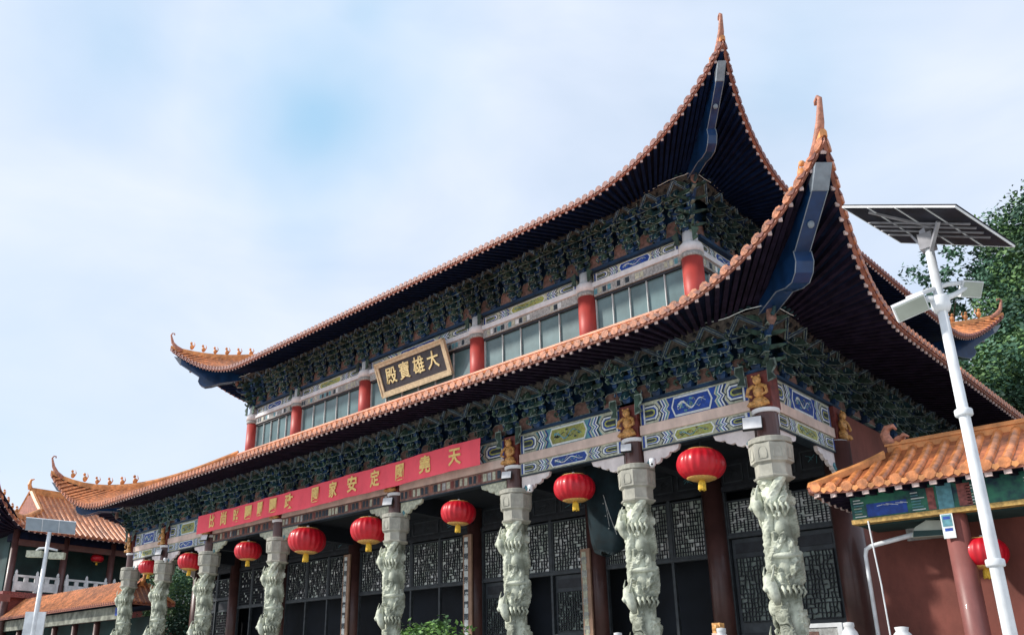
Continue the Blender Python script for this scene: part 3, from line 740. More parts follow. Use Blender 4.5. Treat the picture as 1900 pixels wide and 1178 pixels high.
def figure():
    b = MB().use('gold')
    b.ball((0, -.20, 7.06), .13, 10, 8, (1.2, .8, .9)); b.ball((0, -.22, 7.28), .11, 10, 8, (1, .8, 1.3)); b.ball((.01, -.25, 7.50), .085, 10, 8, (1, .9, 1.2))
    for s in (-1, 1):
        b.tube([(s*.06, -.24, 7.40), (s*.18, -.27, 7.33), (s*.21, -.30, 7.20), (s*.10, -.33, 7.15)], [.04, .038, .032, .028], 7)
        b.tube([(s*.05, -.22, 7.03), (s*.17, -.28, 7.02), (s*.20, -.30, 6.97)], [.06, .05, .04], 7)
        b.ball((s*.07, -.26, 7.59), .025, 6, 5)
    b.tube([(-.2, -.22, 7.0), (0, -.26, 6.97), (.2, -.22, 7.0)], [.035, .03, .035], 6)
    return b.mesh('lion_figure', True)
fig_me = figure()
wing_mes = []
for s in (1, -1):
    wing = MB()
    wing.use('trim'); wing.prism([(0, 0), (.20, .04), (.12, .18), (.22, .30), (.20, .46), (.02, .46)], (s*.23, -.22, 7.42), (s, 0, 0), (0,0,1), (0,-1,0), .03)
    wing.use('olive'); wing.prism([(.02, .03), (.17, .06), (.09, .18), (.19, .31), (.17, .43), (.03, .43)], (s*.23, -.251, 7.42), (s, 0, 0), (0,0,1), (0,-1,0), .012)
    wing_mes.append(wing.mesh('bracket_wing'))
for i, x in enumerate(XC):
    c = link_mesh('stone_column', shaft_me, hall, (x, 0, 0))
    link_mesh('capital', cap_me, c); link_mesh('column_base', base_me, c); link_mesh('column_neck', neck_me, c)
    link_mesh('lion_figure', fig_me, c); [link_mesh('bracket_wing', w_, c) for w_ in wing_mes]
for s in (1, -1):   # figure on the side columns
    X = s*XC[0]
    link_mesh('column_neck', neck_me, hall, (X, YI, 0), PI/2*s); link_mesh('lion_figure', fig_me, hall, (X, YI, 0), PI/2*s)

# ------------- inner columns, walls, ceiling, lattice doors
m = MB().use('browncol'); m.lathe([(.26, PLAT), (.26, 6.95)], 28); icol_me = m.mesh('inner_column', True)
m = MB().use('browncol'); m.lathe([(.30, PLAT), (.30, 6.9)], 28); ccol_me = m.mesh('inner_column', True)
for i, x in enumerate(XC): link_mesh('inner_column', ccol_me if i in (0, 7) else icol_me, hall, (x, YI, 0))
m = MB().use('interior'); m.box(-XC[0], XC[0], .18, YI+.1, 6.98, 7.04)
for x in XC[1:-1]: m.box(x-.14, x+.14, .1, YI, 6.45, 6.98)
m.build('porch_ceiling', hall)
m = MB().use('interior'); m.box(-XC[0]+.1, XC[0]-.1, YI+.9, DEPL-.1, PLAT+.01, 6.9); m.build('hall_core', hall)  # solid dark box standing in for the shade inside the hall
m = MB().use('redwall')
for s in (1, -1):
    X = s*(XC[0]-.02); m.box(min(X-.1, X+.1), max(X-.1, X+.1), YI+.3, DEPL, PLAT, 7.7)
m.box(-XC[0]+.1, XC[0]-.1, DEPL-.1, DEPL, PLAT, 7.7)
m.build('side_walls', hall)
sc_ = MB().use('browncol')
for s in (1, -1):
    for y in spaced([YI+4.4, YI+17.6, DEPL], [3, 1]): sc_.lathe([(.28, PLAT), (.28, 7.7)], 20, (s*(XC[0]+.02), y))
sc_.build('side_columns', hall, True)

def lattice(seed, nx, nz, curvy=False):
    """unit panel: x 0..1, z 0..1, lattice of short bars over a pale pane"""
    rnd = random.Random(seed); b = MB().use('darkwood'); jx = [[rnd.uniform(-.22, .22) if curvy else rnd.uniform(-.03, .03) for _ in range(nz+1)] for _ in range(nx+1)]
    jz = [[rnd.uniform(-.22, .22) if curvy else rnd.uniform(-.03, .03) for _ in range(nz+1)] for _ in range(nx+1)]
    def p(i, k):
        x = (i+(jx[i][k] if 0 < i < nx else 0))/nx; z = (k+(jz[i][k] if 0 < k < nz else 0))/nz; return (x, 0, z)
    w = .18/nx; h = .18/nz
    for i in range(nx+1):
        for k in range(nz+1):
            if i < nx and rnd.random() < (.90 if curvy else .84):
                a, c = p(i, k), p(i+1, k); b.hexa([(a[0]-w/2, -.02, a[2]-h/2), (c[0]+w/2, -.02, c[2]-h/2), (c[0]+w/2, .02, c[2]-h/2), (a[0]-w/2, .02, a[2]-h/2), (a[0]-w/2, -.02, a[2]+h/2), (c[0]+w/2, -.02, c[2]+h/2), (c[0]+w/2, .02, c[2]+h/2), (a[0]-w/2, .02, a[2]+h/2)])
            if k < nz and rnd.random() < (.90 if curvy else .84):
                a, c = p(i, k), p(i, k+1); b.hexa([(a[0]-w/2, -.02, a[2]), (a[0]+w/2, -.02, a[2]), (a[0]+w/2, .02, a[2]), (a[0]-w/2, .02, a[2]), (c[0]-w/2, -.02, c[2]), (c[0]+w/2, -.02, c[2]), (c[0]+w/2, .02, c[2]), (c[0]-w/2, .02, c[2])])
    return b.mesh('lattice')
LAT = [lattice(1, 12, 13, False), lattice(2, 12, 13, False), lattice(3, 12, 14, True), lattice(4, 12, 14, True)]
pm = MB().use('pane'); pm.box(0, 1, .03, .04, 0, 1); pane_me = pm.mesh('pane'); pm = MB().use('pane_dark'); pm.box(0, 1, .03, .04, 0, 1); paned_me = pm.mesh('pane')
def lat_panel(parent, x0, x1, z0, z1, y, kind):
    f = MB().use('greywood'); t = .035; dx, dz = x1-x0, z1-z0
    f.box(x0-t, x1+t, y-.03, y+.05, z1, z1+t); f.box(x0-t, x1+t, y-.05, y+.05, z0-t, z0); f.box(x0-t, x0, y-.03, y+.05, z0, z1); f.box(x1, x1+t, y-.03, y+.05, z0, z1)
    o = f.build('lattice_window', parent)
    link_mesh('lattice', LAT[kind], o, (x0, y, z0), 0, (dx, 1, dz)); link_mesh('pane', pane_me, o, (x0, y, z0), 0, (dx, 1, dz))
yw = YI+.05
for i in range(7):
    x1, x0 = XC[i]-.26, XC[i+1]+.26
    fr = MB().use('darkwood'); fr.box(x0-.1, x1+.1, yw-.08, yw+.10, 6.22, 6.34); fr.use('darkwood'); fr.box(x0-.1, x1+.1, yw-.02, yw+.1, 6.34, 6.98)
    fr.use('greywood'); n = 4; w = (x1-x0)/n
    for k in range(n):
        a, c = x0+k*w+.08, x0+(k+1)*w-.08
        for (p, q) in (((a, 6.44), (c, 6.44)), ((a, 6.86), (c, 6.86)), ((a, 6.44), (a, 6.86)), ((c, 6.44), (c, 6.86))): fr.bar((p[0], yw-.03, p[1]), (q[0], yw-.03, q[1]), .03, .03, (0,-1,0))
        fr.use('pteal' if k % 2 else 'greywood')
        for j in range(4): fr.bar((a+.1+(c-a-.2)*random.random(), yw-.03, 6.5+.28*random.random()), (a+.1+(c-a-.2)*random.random(), yw-.03, 6.5+.28*random.random()), .012, .012, (0,-1,0))
        fr.use('greywood')
    fr.build('frieze_board', hall)
    side_bay = i in (0, 6)
    zt = 5.95 if side_bay else 6.14; zb = 5.20 if side_bay else 4.78
    n = 3 if i in (1, 2, 4, 5) else (2 if side_bay else 4)
    w = (x1-x0)/n
    for k in range(n): lat_panel(hall, x0+k*w+.09, x0+(k+1)*w-.09, zb, zt, yw, (k+i) % 2 if i not in (2, 3, 4) else 2+(k % 2))
    bars = MB().use('greywood'); bars.box(x0, x1, yw-.05, yw+.08, zb-.12, zb-.04)
    for k in range(n+1): c = x0+k*w; bars.box(c-.045, c+.045, yw-.04, yw+.06, zb-.12, 6.22)
    for k in (range(0, n+1) if not side_bay else range(0, n+1)): c = x0+k*w; bars.box(c-.035, c+.035, yw-.04, yw+.06, PLAT, zb-.12)
    bars.build('door_frame', hall)
    if side_bay or i == 2:
        for k in range(n):
            if not side_bay and k not in (0, n-1): continue
            a, c = x0+k*w+.10, x0+(k+1)*w-.10
            d = MB().use('greywood'); d.box(a-.04, c+.04, yw+.06, yw+.09, PLAT, zb-.14)
            d.use('darkwood'); d.box(a+.05, c-.05, yw+.04, yw+.06, zb-.48, zb-.24); d.box(a+.05, c-.05, yw+.04, yw+.06, 1.4, 2.9)
            o = d.build('door_leaf', hall)
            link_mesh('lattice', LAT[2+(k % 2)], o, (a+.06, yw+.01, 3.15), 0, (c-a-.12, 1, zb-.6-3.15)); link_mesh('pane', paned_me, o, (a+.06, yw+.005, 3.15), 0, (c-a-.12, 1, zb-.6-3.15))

# ------------------------------------------------------------------ things on the hall
# name board
nb = thing('name_board', 'tilted black name board with four gold characters in a tan frame, above the lower roof', 'sign', (.02, YU-.32, 12.45))
W_, H_, tz = 3.70, 1.28, math.atan2(.46, 1.15)
def tl(m):
    R = Matrix.Rotation(tz, 3, 'X'); m.v = [tuple(R @ Vector(v)) for v in m.v]; return m
m = MB().use('plqframe'); t = .17
m.box(-W_/2, W_/2, -.06, .06, H_/2-t, H_/2); m.box(-W_/2, W_/2, -.06, .06, -H_/2, -H_/2+t+.02); m.box(-W_/2, -W_/2+t, -.06, .06, -H_/2+t+.02, H_/2-t); m.box(W_/2-t, W_/2, -.06, .06, -H_/2+t+.02, H_/2-t)
m.use('plqframe'); m.box(-W_/2-.02, W_/2+.02, -.085, -.055, H_/2-.05, H_/2+.02); m.box(-W_/2-.02, W_/2+.02, -.085, -.055, -H_/2-.02, -H_/2+.05)
m.box(-W_/2-.02, -W_/2+.04, -.085, -.055, -H_/2, H_/2); m.box(W_/2-.04, W_/2+.02, -.085, -.055, -H_/2, H_/2)
tl(m).build('frame', nb)
m = MB().use('plqblack'); m.box(-W_/2+t-.01, W_/2-t+.01, -.02, .05, -H_/2+t, H_/2-t+.01); tl(m).build('panel', nb)
for ch, x in zip('大雄寶殿', (1.12, .38, -.38, -1.12)):
    m = MB().use('plqgold'); vs, fs = text_mesh(ch, .60, .006, .012)
    m.add([(v.x*1.0+x+v.y*.12, -.035-v.z, v.y*1.08+.02) for v in vs], fs)
    tl(m).build('character', nb)
# banner
bn = thing('banner', 'long red cloth banner with a row of yellow characters hung across the porch beams', 'banner', (0, 0, 0))
m = MB().use('banner'); n = 220; xa, xb = -7.78, 6.80; vs = []
def by(t): return -.50 - .028*math.sin(t*23) - .016*math.sin(t*61+1) - .008*math.sin(t*143)
def bz0(t): return 6.93 + .11*t - .02*math.sin(t*PI)
def bz1(t): return 7.61 + .15*t - .03*math.sin(t*PI)
for i in range(n+1):
    t = i/n; x = xa+(xb-xa)*t
    vs += [(x, by(t)-.015, bz0(t)), (x, by(t)-.015-.012*math.sin(t*9), (bz0(t)+bz1(t))/2), (x, by(t), bz1(t))]
m.add(vs, [q for i in range(n) for q in ((3*i, 3*i+3, 3*i+4, 3*i+1), (3*i+1, 3*i+4, 3*i+5, 3*i+2))])
m.add([(v[0], v[1]+.004, v[2]) for v in vs], [q for i in range(n) for q in ((3*i+1, 3*i+4, 3*i+3, 3*i), (3*i+2, 3*i+5, 3*i+4, 3*i+1))])
m.build('cloth', bn, True)
chars = '天堯國定安家國政圖團圖昭尚比'
xsb = [5.95, 4.80, 3.70, 2.62, 1.60, .62, -.32, -1.75, -2.65, -3.45, -4.25, -5.05, -5.85, -6.65]
for ch, x in zip(chars, xsb):
    m = MB().use('bannertxt'); vs, fs = text_mesh(ch, .46, .012, .002); t = (x-xa)/(xb-xa)
    zc = (bz0(t)+bz1(t))/2-.02
    m.add([(x+v.x*.95, min(by((x+v.x-xa)/(xb-xa)+q) for q in (-.004, 0, .004))-.040-v.z, zc+v.y*1.1) for v in vs], fs)
    m.build('character', bn)

# lanterns
def make_lantern(sc=1.0):
    t = thing('red_lantern', 'lantern', 'lantern')
    m = MB().use('lred'); n = 80; prof = []
    for i in range(17):
        ph = -1.12 + 2.24*i/16; prof.append((.50*math.cos(ph)**.62 if math.cos(ph) > 0 else 0, .40*math.sin(ph)/math.sin(1.12)*.92))
    vs = []
    for r, z in prof:
        for k in range(n):
            a = 2*PI*k/n; rr = r*(1 - .045*abs(math.cos(a*10))); vs.append((rr*math.cos(a), rr*math.sin(a), z))
    m.add(vs, [(i*n+k, i*n+(k+1) % n, (i+1)*n+(k+1) % n, (i+1)*n+k) for i in range(16) for k in range(n)])
    m.build('shade', t, True)
    m = MB().use('lgold'); r0 = prof[0][0]
    m.lathe([(r0*.45, -.415), (r0*.75, -.41), (r0+.005, -.368), (r0+.0, -.35), (r0*.5, -.35)], 32); m.build('gold_base', t, True)
    m = MB().use('lgold'); m.lathe([(r0*.5, .36), (r0, .37), (r0*.9, .40), (.05, .41)], 32); m.build('gold_cap', t, True)
    m = MB().use('white'); m.ball((0, 0, .45), .045); m.use('black'); m.tube([(0,0,.45), (0,0,.62)], .008, 5); m.build('hanger', t, True)
    m = MB().use('tassel')
    for k in range(14):
        a = 2*PI*k/14; r = .055; m.tube([(r*.5*math.cos(a), r*.5*math.sin(a), -.40), (r*math.cos(a), r*math.sin(a), -.48), (r*1.25*math.cos(a+.1), r*1.25*math.sin(a+.1), -.66-.03*random.random())], [.018, .02, .014], 5)
    m.build('tassel', t)
    return t
lan = make_lantern()
spots = [(12.72, 6.07, 1.0, 'rightmost red lantern of the porch, in the bay beside the right end carved column'),
         (9.42, 6.09, .98, 'red lantern just left of the dark cloth bundle, second from the right in the porch'),
         (5.56, 6.02, .95, 'red lantern hanging below the right end of the red banner'),
         (1.82, 6.00, 1.13, 'large red lantern touching the left of the fourth carved column from right'),
         (-1.33, 6.05, 1.24, 'large red lantern on the left of the pair in the wide central bay'),
         (-4.86, 6.08, .97, 'red lantern with shadow behind it just left of the central bay below the banner'),
         (-8.98, 6.09, .97, 'red lantern with greenery behind it, second from the left end of the porch'),
         (-12.50, 6.19, .84, 'leftmost red lantern of the porch, tucked beside the end carved column')]
for i, (x, z, s, lb) in enumerate(spots):
    o = lan if i == 0 else copy_tree(lan)
    o.location = (x, -.02, z); o.scale = (s*1.0, s*1.0, s*.80); o.rotation_euler = (math.radians((-2, 1.5, 2.2, -1.2, .8, -2.4, 1.8, 2.6)[i]), math.radians((1.8, -1.6, 1.0, 2.0, -1.2, .6, -2, 1)[i]), i*.7)
    tag(o, lb, 'lantern', 'red lanterns hung under the eaves')
o = copy_tree(lan); o.location = (17.32, .75, 3.86); o.scale = (.74, .74, .62); tag(o, 'red lantern behind the tall white lamp pole, under the small pavilion roof', 'lantern', 'red lanterns hung under the eaves')
o = copy_tree(lan); o.location = (-32.5, 5.9, 9.1); o.scale = (.8, .8, .6); tag(o, 'dim red lantern in the shaded upper veranda of the far left wing', 'lantern', 'red lanterns hung under the eaves')

# floodlights clipped to the beam ends
def flood():
    t = thing('floodlight', 'floodlight', 'floodlight')
    m = MB().use('black'); m.box(-.20, .20, -.02, .05, -.15, .15); m.build('housing', t)
    m = MB().use('white'); m.box(-.185, .185, -.032, -.02, -.135, .135); m.build('lens', t)
    m = MB().use('black'); m.bar((0, .05, 0), (0, .22, .04), .04, .04); m.build('arm', t)
    return t
fl = flood()
for i, (x, z, s, lb) in enumerate([(14.10, 6.60, .95, 'white floodlight on the right end carved column, above the stone capital'),
                      (11.16, 6.66, .62, 'white floodlight on the brown neck of the second carved column from right'),
                      (7.62, 6.64, .66, 'white floodlight on the third carved column from right, near the banner end'),
                      (3.06, 6.63, .80, 'white floodlight under the red banner on the fourth carved column from right'),
                      (-7.4, 6.80, .75, 'small white floodlight on the sixth carved column from right, left of the banner end'),
                      (-11.0, 6.62, .8, 'small white floodlight on the seventh carved column from right')]):
    o = fl if i == 0 else copy_tree(fl)
    o.location = (x, -.38, z); o.scale = (s, 1, s); o.rotation_euler = (-.25, 0, .35); tag(o, lb, 'floodlight', 'floodlights on the porch columns')
# cameras
def cctv():
    t = thing('security_camera', 'camera', 'security camera')
    m = MB().use('wmetal'); m.lathe([(.02, .10), (.07, .09), (.08, .02), (.075, 0)], 16); m.build('mount', t, True)
    m = MB().use('wmetal'); m.ball((0, 0, -.02), .07, 14, 10); m.build('dome', t, True)
    m = MB().use('black'); m.ball((.01, -.055, -.04), .028, 8, 6); m.build('eye', t, True)
    return t
cc = cctv()
for i, (x, z, lb) in enumerate([(11.72, 6.25, 'white dome camera beside the second carved column from right'), (8.28, 6.22, 'white dome camera beside the third carved column from right'), (-10.62, 6.28, 'white dome camera beside the seventh carved column from right')]):
    o = cc if i == 0 else copy_tree(cc); o.location = (x, -.25, z); tag(o, lb, 'security camera', 'dome cameras under the porch beam')

# dark cloth bundle hanging in the porch
t = thing('hanging_cloth', 'large dark green cloth bundle with thin cords hanging behind the second lantern from right', 'hanging cloth', (9.68, .9, 0))
m = MB().use('cover'); n = 28; rings = [(4.64, .22, -.02), (4.70, .42, 0), (4.95, .50, 0), (5.4, .58, .02), (5.9, .60, .02), (6.4, .60, 0), (6.95, .60, 0)]
vs = []
for z, r, dx in rings:
    for k in range(n):
        a = 2*PI*k/n; rr = r*(1+.07*math.sin(5*a+z)+.03*math.sin(11*a)); vs.append((dx+rr*math.cos(a), rr*.6*math.sin(a), z+.06*math.sin(2*a)*(1 if z < 5 else .2)))
m.add(vs, [(i*n+k, i*n+(k+1) % n, (i+1)*n+(k+1) % n, (i+1)*n+k) for i in range(len(rings)-1) for k in range(n)]+[tuple(range(n))])
m.build('cloth', t, True)
m = MB().use('greybeam'); m.tube([(.15, -.36, 5.95), (.28, -.36, 5.5), (.42, -.30, 5.0)], .008, 5); m.tube([(.17, -.36, 5.9), (.24, -.37, 5.5), (.27, -.36, 5.2)], .006, 5)
for p in ((.14, -.36, 5.75), (.19, -.37, 5.45), (.26, -.37, 5.15)): m.ball(p, .018, 6, 5)
m.build('cord', t)

# couplet boards on the inner columns
def couplet(x, z1, lb, w=.30, chars_='門開法界廣', pale=False):
    t = thing('couplet_board', lb, 'couplet board', (x, YI-.32, 0), 0, 'vertical couplet boards in the porch')
    m = MB().use('tan'); m.box(-w/2, w/2, -.03, .03, PLAT+.8, z1); m.build('board', t)
    m = MB().use('cream' if not pale else 'pwhite'); m.box(-w*.34, w*.10, -.034, -.03, PLAT+.9, z1-.08); m.build('paper_strip', t)
    z = z1-.32
    for k in range(9):
        m = MB().use('greybeam' if not pale else 'darkpaint'); vs, fs = text_mesh(chars_[k % len(chars_)], .20, .004, .002); m.add([(v.x-w*.12, -.038-v.z, v.y+z) for v in vs], fs); z -= .36
        m.build('character', t)
couplet(7.42, 5.22, 'tan vertical couplet board just right of the third carved column, hanging below the dark cloth')
couplet(2.98, 6.12, 'tan couplet board with white strip on the inner column right of the fourth carved column', .36, pale=True)
couplet(-3.05, 6.10, 'tan couplet board with white strip on the inner column left of the central bay', .36, pale=True)

# balustrade along the platform edge, only its post heads reach the picture
bl = thing('stone_balustrade', 'white stone balustrade with rounded post heads along the platform edge in front of the porch', 'balustrade', (0, -1.6, 0))
pm_ = MB().use('balus'); pm_.box(-.09, .09, -.09, .09, PLAT, 2.22); pm_.lathe([(.06, 2.22), (.07, 2.26), (.12, 2.32), (.135, 2.42), (.11, 2.52), (.07, 2.58), (.08, 2.60), (.08, 2.66), (.02, 2.67)], 14)
post_me = pm_.mesh('post', True)
for x in [4.4, 6.3, 8.25, 10.0, 11.49, 13.66, 15.85]: link_mesh('post', post_me, bl, (x, 0, .0))
m = MB().use('balus'); m.box(4.4, 15.85, -.06, .06, 1.95, 2.08); m.box(4.4, 15.85, -.04, .04, PLAT+.08, 1.75); m.build('rail_panel', bl)
t = thing('stone_vase', 'white stone vase with a narrow neck standing in front of the small pavilion wall', 'vase', (16.62, -1.6, 0))
m = MB().use('balus'); m.lathe([(.12, 0), (.16, .1), (.10, .3), (.08, 1.8), (.15, 2.2), (.17, 2.35), (.12, 2.46), (.085, 2.50), (.10, 2.56), (.03, 2.57)], 20); m.build('body', t, True)
t = thing('picture_frame', 'white framed picture on a stand at the foot of the right end carved column', 'framed picture', (14.1, 1.5, 0))
m = MB().use('wmetal'); m.box(-.42, .42, -.03, .03, 2.02, 2.10); m.box(-.42, .42, -.03, .03, 2.82, 2.90); m.box(-.42, -.33, -.03, .03, 2.10, 2.82); m.box(.33, .42, -.03, .03, 2.10, 2.82); m.build('frame', t)
m = MB().use('greybeam'); m.box(-.34, .34, -.01, .02, 2.09, 2.83); m.use('brown'); m.box(-.30, -.05, -.018, -.01, 2.15, 2.75); m.build('picture', t)
m = MB().use('darkwood'); m.bar((-.3, .05, PLAT), (-.25, .0, 2.05), .05, .05); m.bar((.3, .05, PLAT), (.25, .0, 2.05), .05, .05); m.bar((0, .5, PLAT), (0, .04, 2.2), .05, .05); m.build('stand', t)
t = thing('gold_ornament', 'small gilded ornament on a pink post at the foot of the brown inner column', 'ornament', (13.28, -1.0, 0))
m = MB().use('pinkbeam'); m.box(-.09, .09, -.09, .09, PLAT, 2.62); m.build('post', t); m = MB().use('gold'); m.box(-.08, .08, -.08, .08, 2.62, 2.80); m.ball((0, -.06, 2.72), .07); m.build('crest', t)

# ------------------------------------------------------------------ right pavilion
pv = thing('side_pavilion', 'small pavilion with orange tiled roof, blue green painted board and red wall at the right', 'pavilion', (0, 0, 0))
proof, ps, pb = make_roof(pv, 'roof', 15.55, 27, .45, 1.95, .62, .66, 5.03, 5.12, .9, 1.5, 2, .52, .10, .75, .42, pitch=.272, inner_k=.05, inner_z=5.08, tr=.082, rsz=1.5, dmat='ridge', dsc=1.25, emat='tile', beasts=0, hipbeam=False, horn=False, hipw=.09, hiph=.16)
m = MB().use('ridge'); m.box(16.0, 26.6, 1.08, 1.32, 5.70, 6.04); m.box(15.97, 26.6, 1.05, 1.35, 6.04, 6.08); m.box(16.0, 26.6, 1.12, 1.28, 6.08, 6.13)
m.build('main_ridge', proof)
m = MB().use('horn'); m.tube([(16.10, 1.2, 6.07), (16.0, 1.2, 6.17), (15.96, 1.2, 6.31), (16.02, 1.2, 6.43), (16.13, 1.2, 6.45), (16.18, 1.2, 6.37)], [.10, .10, .085, .07, .05, .02], 10)
m.ball((16.22, 1.18, 6.17), .08, 8, 6, (1.4, .9, .9)); m.tube([(16.2, 1.15, 6.12), (16.32, 1.12, 6.23), (16.40, 1.12, 6.17)], [.05, .045, .02], 7); m.build('ridge_dragon', proof, True)
m = MB(); x0, x1 = 15.45, 27; m.use('pavboard'); m.box(x0, x1, .34, .50, 4.60, 5.06)
m.use('goldstrip'); m.box(x0-.02, x1, .31, .50, 4.52, 4.60)
m.use('cream'); 
for a in (15.5, 16.48, 17.35, 18.2):
    for j in range(7):
        z = 4.64+.05*j; w = .10+.12*random.random(); m.use(random.choice(['cream', 'pwhite', 'pteal'])); m.box(a, a+w, .333, .34, z, z+.015)
m.use('pred'); m.box(16.74, 16.86, .333, .34, 4.62, 5.0); m.box(17.22, 17.42, .333, .34, 4.62, 5.0); m.box(17.46, 17.60, .333, .34, 4.62, 5.0)
m.use('pteal'); m.box(16.90, 17.14, .325, .34, 4.60, 5.04)
m.use('pblue'); m.box(15.72, 16.40, .334, .34, 4.63, 4.86)
m.use('pwhite'); 
for j in range(6): a = 15.9+.08*j; m.bar((a, .332, 4.80+.03*random.random()), (a+.12, .332, 4.83-.05*random.random()), .008, .012, (0,-1,0))
m.build('painted_board', pv)
m = MB().use('pavboard'); m.box(15.45, 15.60, .50, 1.9, 4.52, 5.06); m.build('end_board', pv)
m = MB().use('maroon'); m.lathe([(.19, 0), (.185, 4.52)], 28); pc_me = m.mesh('column', True)
for x in (17.05, 19.1, 21.2, 23.3): link_mesh('column', pc_me, pv, (x, .55, 0))
m = MB().use('redwall'); m.box(15.40, 16.72, 1.35, 1.55, 0, 4.55); m.box(17.0, 18.15, 1.35, 1.55, 0, 4.55); m.box(18.5, 27, 1.35, 1.55, 0, 4.55); m.build('wall', pv)
m = MB().use('black'); m.box(16.72, 17.0, 1.40, 1.50, 0, 4.55); m.box(18.15, 18.5, 1.40, 1.50, 0, 4.55); m.build('gap_shade_strip', pv)  # black strips fill the wall gaps and stand in for their darkness
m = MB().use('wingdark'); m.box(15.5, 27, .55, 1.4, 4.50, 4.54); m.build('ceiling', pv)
m = MB().use('greybeam'); m.box(16.0, 16.75, 1.30, 1.35, 4.28, 4.50); m.build('wall_plate', pv)
t = thing('column_notice', 'folded pale blue notice stuck on the maroon pavilion column', 'notice', (16.98, .33, 0))
m = MB().use('pwhite'); m.box(-.09, .10, -.012, .0, 4.10, 4.53); m.build('sheet', t)
m = MB().use('pteal'); m.box(-.07, .08, -.016, -.012, 4.30, 4.50); m.use('pblue'); m.box(-.05, .06, -.018, -.016, 4.42, 4.47); m.box(-.05, .07, -.016, -.012, 4.22, 4.27); m.build('print', t)
t = thing('arm_lamp', 'grey green street lamp head on a curved white arm against the red pavilion wall', 'street lamp', (15.42, .75, 0))
m = MB().use('wmetal'); m.tube([(.0, 0, 0), (.0, 0, 4.0), (.03, 0, 4.12), (.12, 0, 4.17), (.90, 0, 4.30)], [.035, .035, .04, .04, .045], 10); m.build('arm', t, True)
m = MB().use('lampface'); m.prism([(.86, 4.23), (1.55, 4.20), (1.70, 4.32), (1.50, 4.46), (1.15, 4.50), (.95, 4.40)], (0, -.12, 0), (1,0,0), (0,0,1), (0,1,0), .24); m.build('head', t)
m = MB().use('wingdark'); m.prism([(.90, 4.235), (1.50, 4.21), (1.60, 4.29), (.92, 4.34)], (0, -.13, 0), (1,0,0), (0,0,1), (0,1,0), .01); m.build('lens', t)
t = thing('drain_pipe', 'thin white pipe running down in front of the red pavilion wall', 'pipe', (15.72, .30, 0))
m = MB().use('wmetal'); m.tube([(0,0,4.55), (.02,0,4.0), (.05,0,3.4), (0.05,0,3.3), (.06,.0,2.6), (.06,0,0)], .014, 8); m.build('pipe', t)

# ------------------------------------------------------------------ right solar lamp
lp = thing('solar_lamp', 'tall white solar street lamp seen from below in front of the right side pavilion', 'street lamp', (19.49, -7.72, 0))
m = MB().use('wmetal'); m.tube([(0,0,0), (0,0,5.62)], [.060, .038], 20); m.lathe([(.16, 0), (.16, .04), (.09, .06)], 20); m.build('pole', lp, True)
c4 = [Vector(p)-Vector((19.49,-7.72,0)) for p in ((18.921,-8.098,6.081), (19.892,-8.321,5.565), (20.076,-7.336,5.486), (19.105,-7.113,6.001))]
nrm = (c4[1]-c4[0]).cross(c4[3]-c4[0]).normalized(); nrm = nrm if nrm.z > 0 else -nrm
def Pp(u, v, h=0): return c4[0]*(1-u)*(1-v)+c4[1]*u*(1-v)+c4[2]*u*v+c4[3]*(1-u)*v + nrm*h
m = MB().use('solar'); m.hexa([Pp(0,0,0), Pp(1,0,0), Pp(1,1,0), Pp(0,1,0), Pp(0,0,.03), Pp(1,0,.03), Pp(1,1,.03), Pp(0,1,.03)]); pn = m.build('solar_panel', lp)
m = MB().use('wmetal')
for a, b_ in (((0,0),(1,0)), ((1,0),(1,1)), ((1,1),(0,1)), ((0,1),(0,0))): m.bar(Pp(*a, .005), Pp(*b_, .005), .010, .016, nrm)
for u in (.25, .5, .75): m.bar(Pp(u, 0, -.004), Pp(u, 1, -.004), 9.0e-3, 9.0e-3, nrm)
m.build('panel_frame', pn); m = MB().use('steel')
for v in (.36, .46, .58, .70): m.bar(Pp(.05, v, -.02), Pp(.95, v, -.02), .012, .016, nrm)
m.build('panel_rails', pn)
m = MB().use('steel'); c0 = Pp(.5, .5, -.03); m.box(c0.x-.06, c0.x+.06, c0.y-.06, c0.y+.06, 5.54, 5.70)
m.bar((0,0,5.5), Pp(.72, .3, -.02), .03, .03); m.bar((0,0,5.5), Pp(.28, .7, -.02), .03, .03); m.bar(Pp(.2,.1,-.01), Pp(.6,.5,-.01), .03, .02, nrm); m.bar((0,0,5.55), c0, .07, .07); m.build('mount', lp)
rv = Vector((.683, .73, 0)); fv = Vector((.73, -.683, 0))*-1   # right of the picture, away from it
m = MB().use('wmetal')
m.tube([rv*-.30+Vector((0,0,5.03)), rv*-.12+Vector((0,0,5.10)), rv*.10+Vector((0,0,5.18)), rv*.28+Vector((0,0,5.20))], [.02, .022, .022, .02], 10)
m.tube([rv*-.02+Vector((0,0,5.0)), rv*.16+Vector((0,0,5.08)), rv*.30+Vector((0,0,5.17))], [.03, .025, .02], 10)
m.tube([rv*-.12+Vector((0,0,5.03)), rv*.02+Vector((0,0,5.02))], [.03, .04], 10)
m.build('cross_arm', lp, True)
for z_ in (1.2, 2.6, 3.9):
    m = MB().use('wmetal'); m.lathe([(.066, z_), (.072, z_+.01), (.072, z_+.05), (.066, z_+.06)], 16); m.build('pole_band', lp, True)
m = MB().use('wmetal')
for k_ in range(4): m.ball((.066*math.cos(k_*1.57+.4), .066*math.sin(k_*1.57+.4), 4.98), .012, 6, 5)
m.lathe([(.06, 4.90), (.08, 4.95), (.078, 5.02), (.07, 5.05)], 16)
m.build('arm_collar', lp, True)
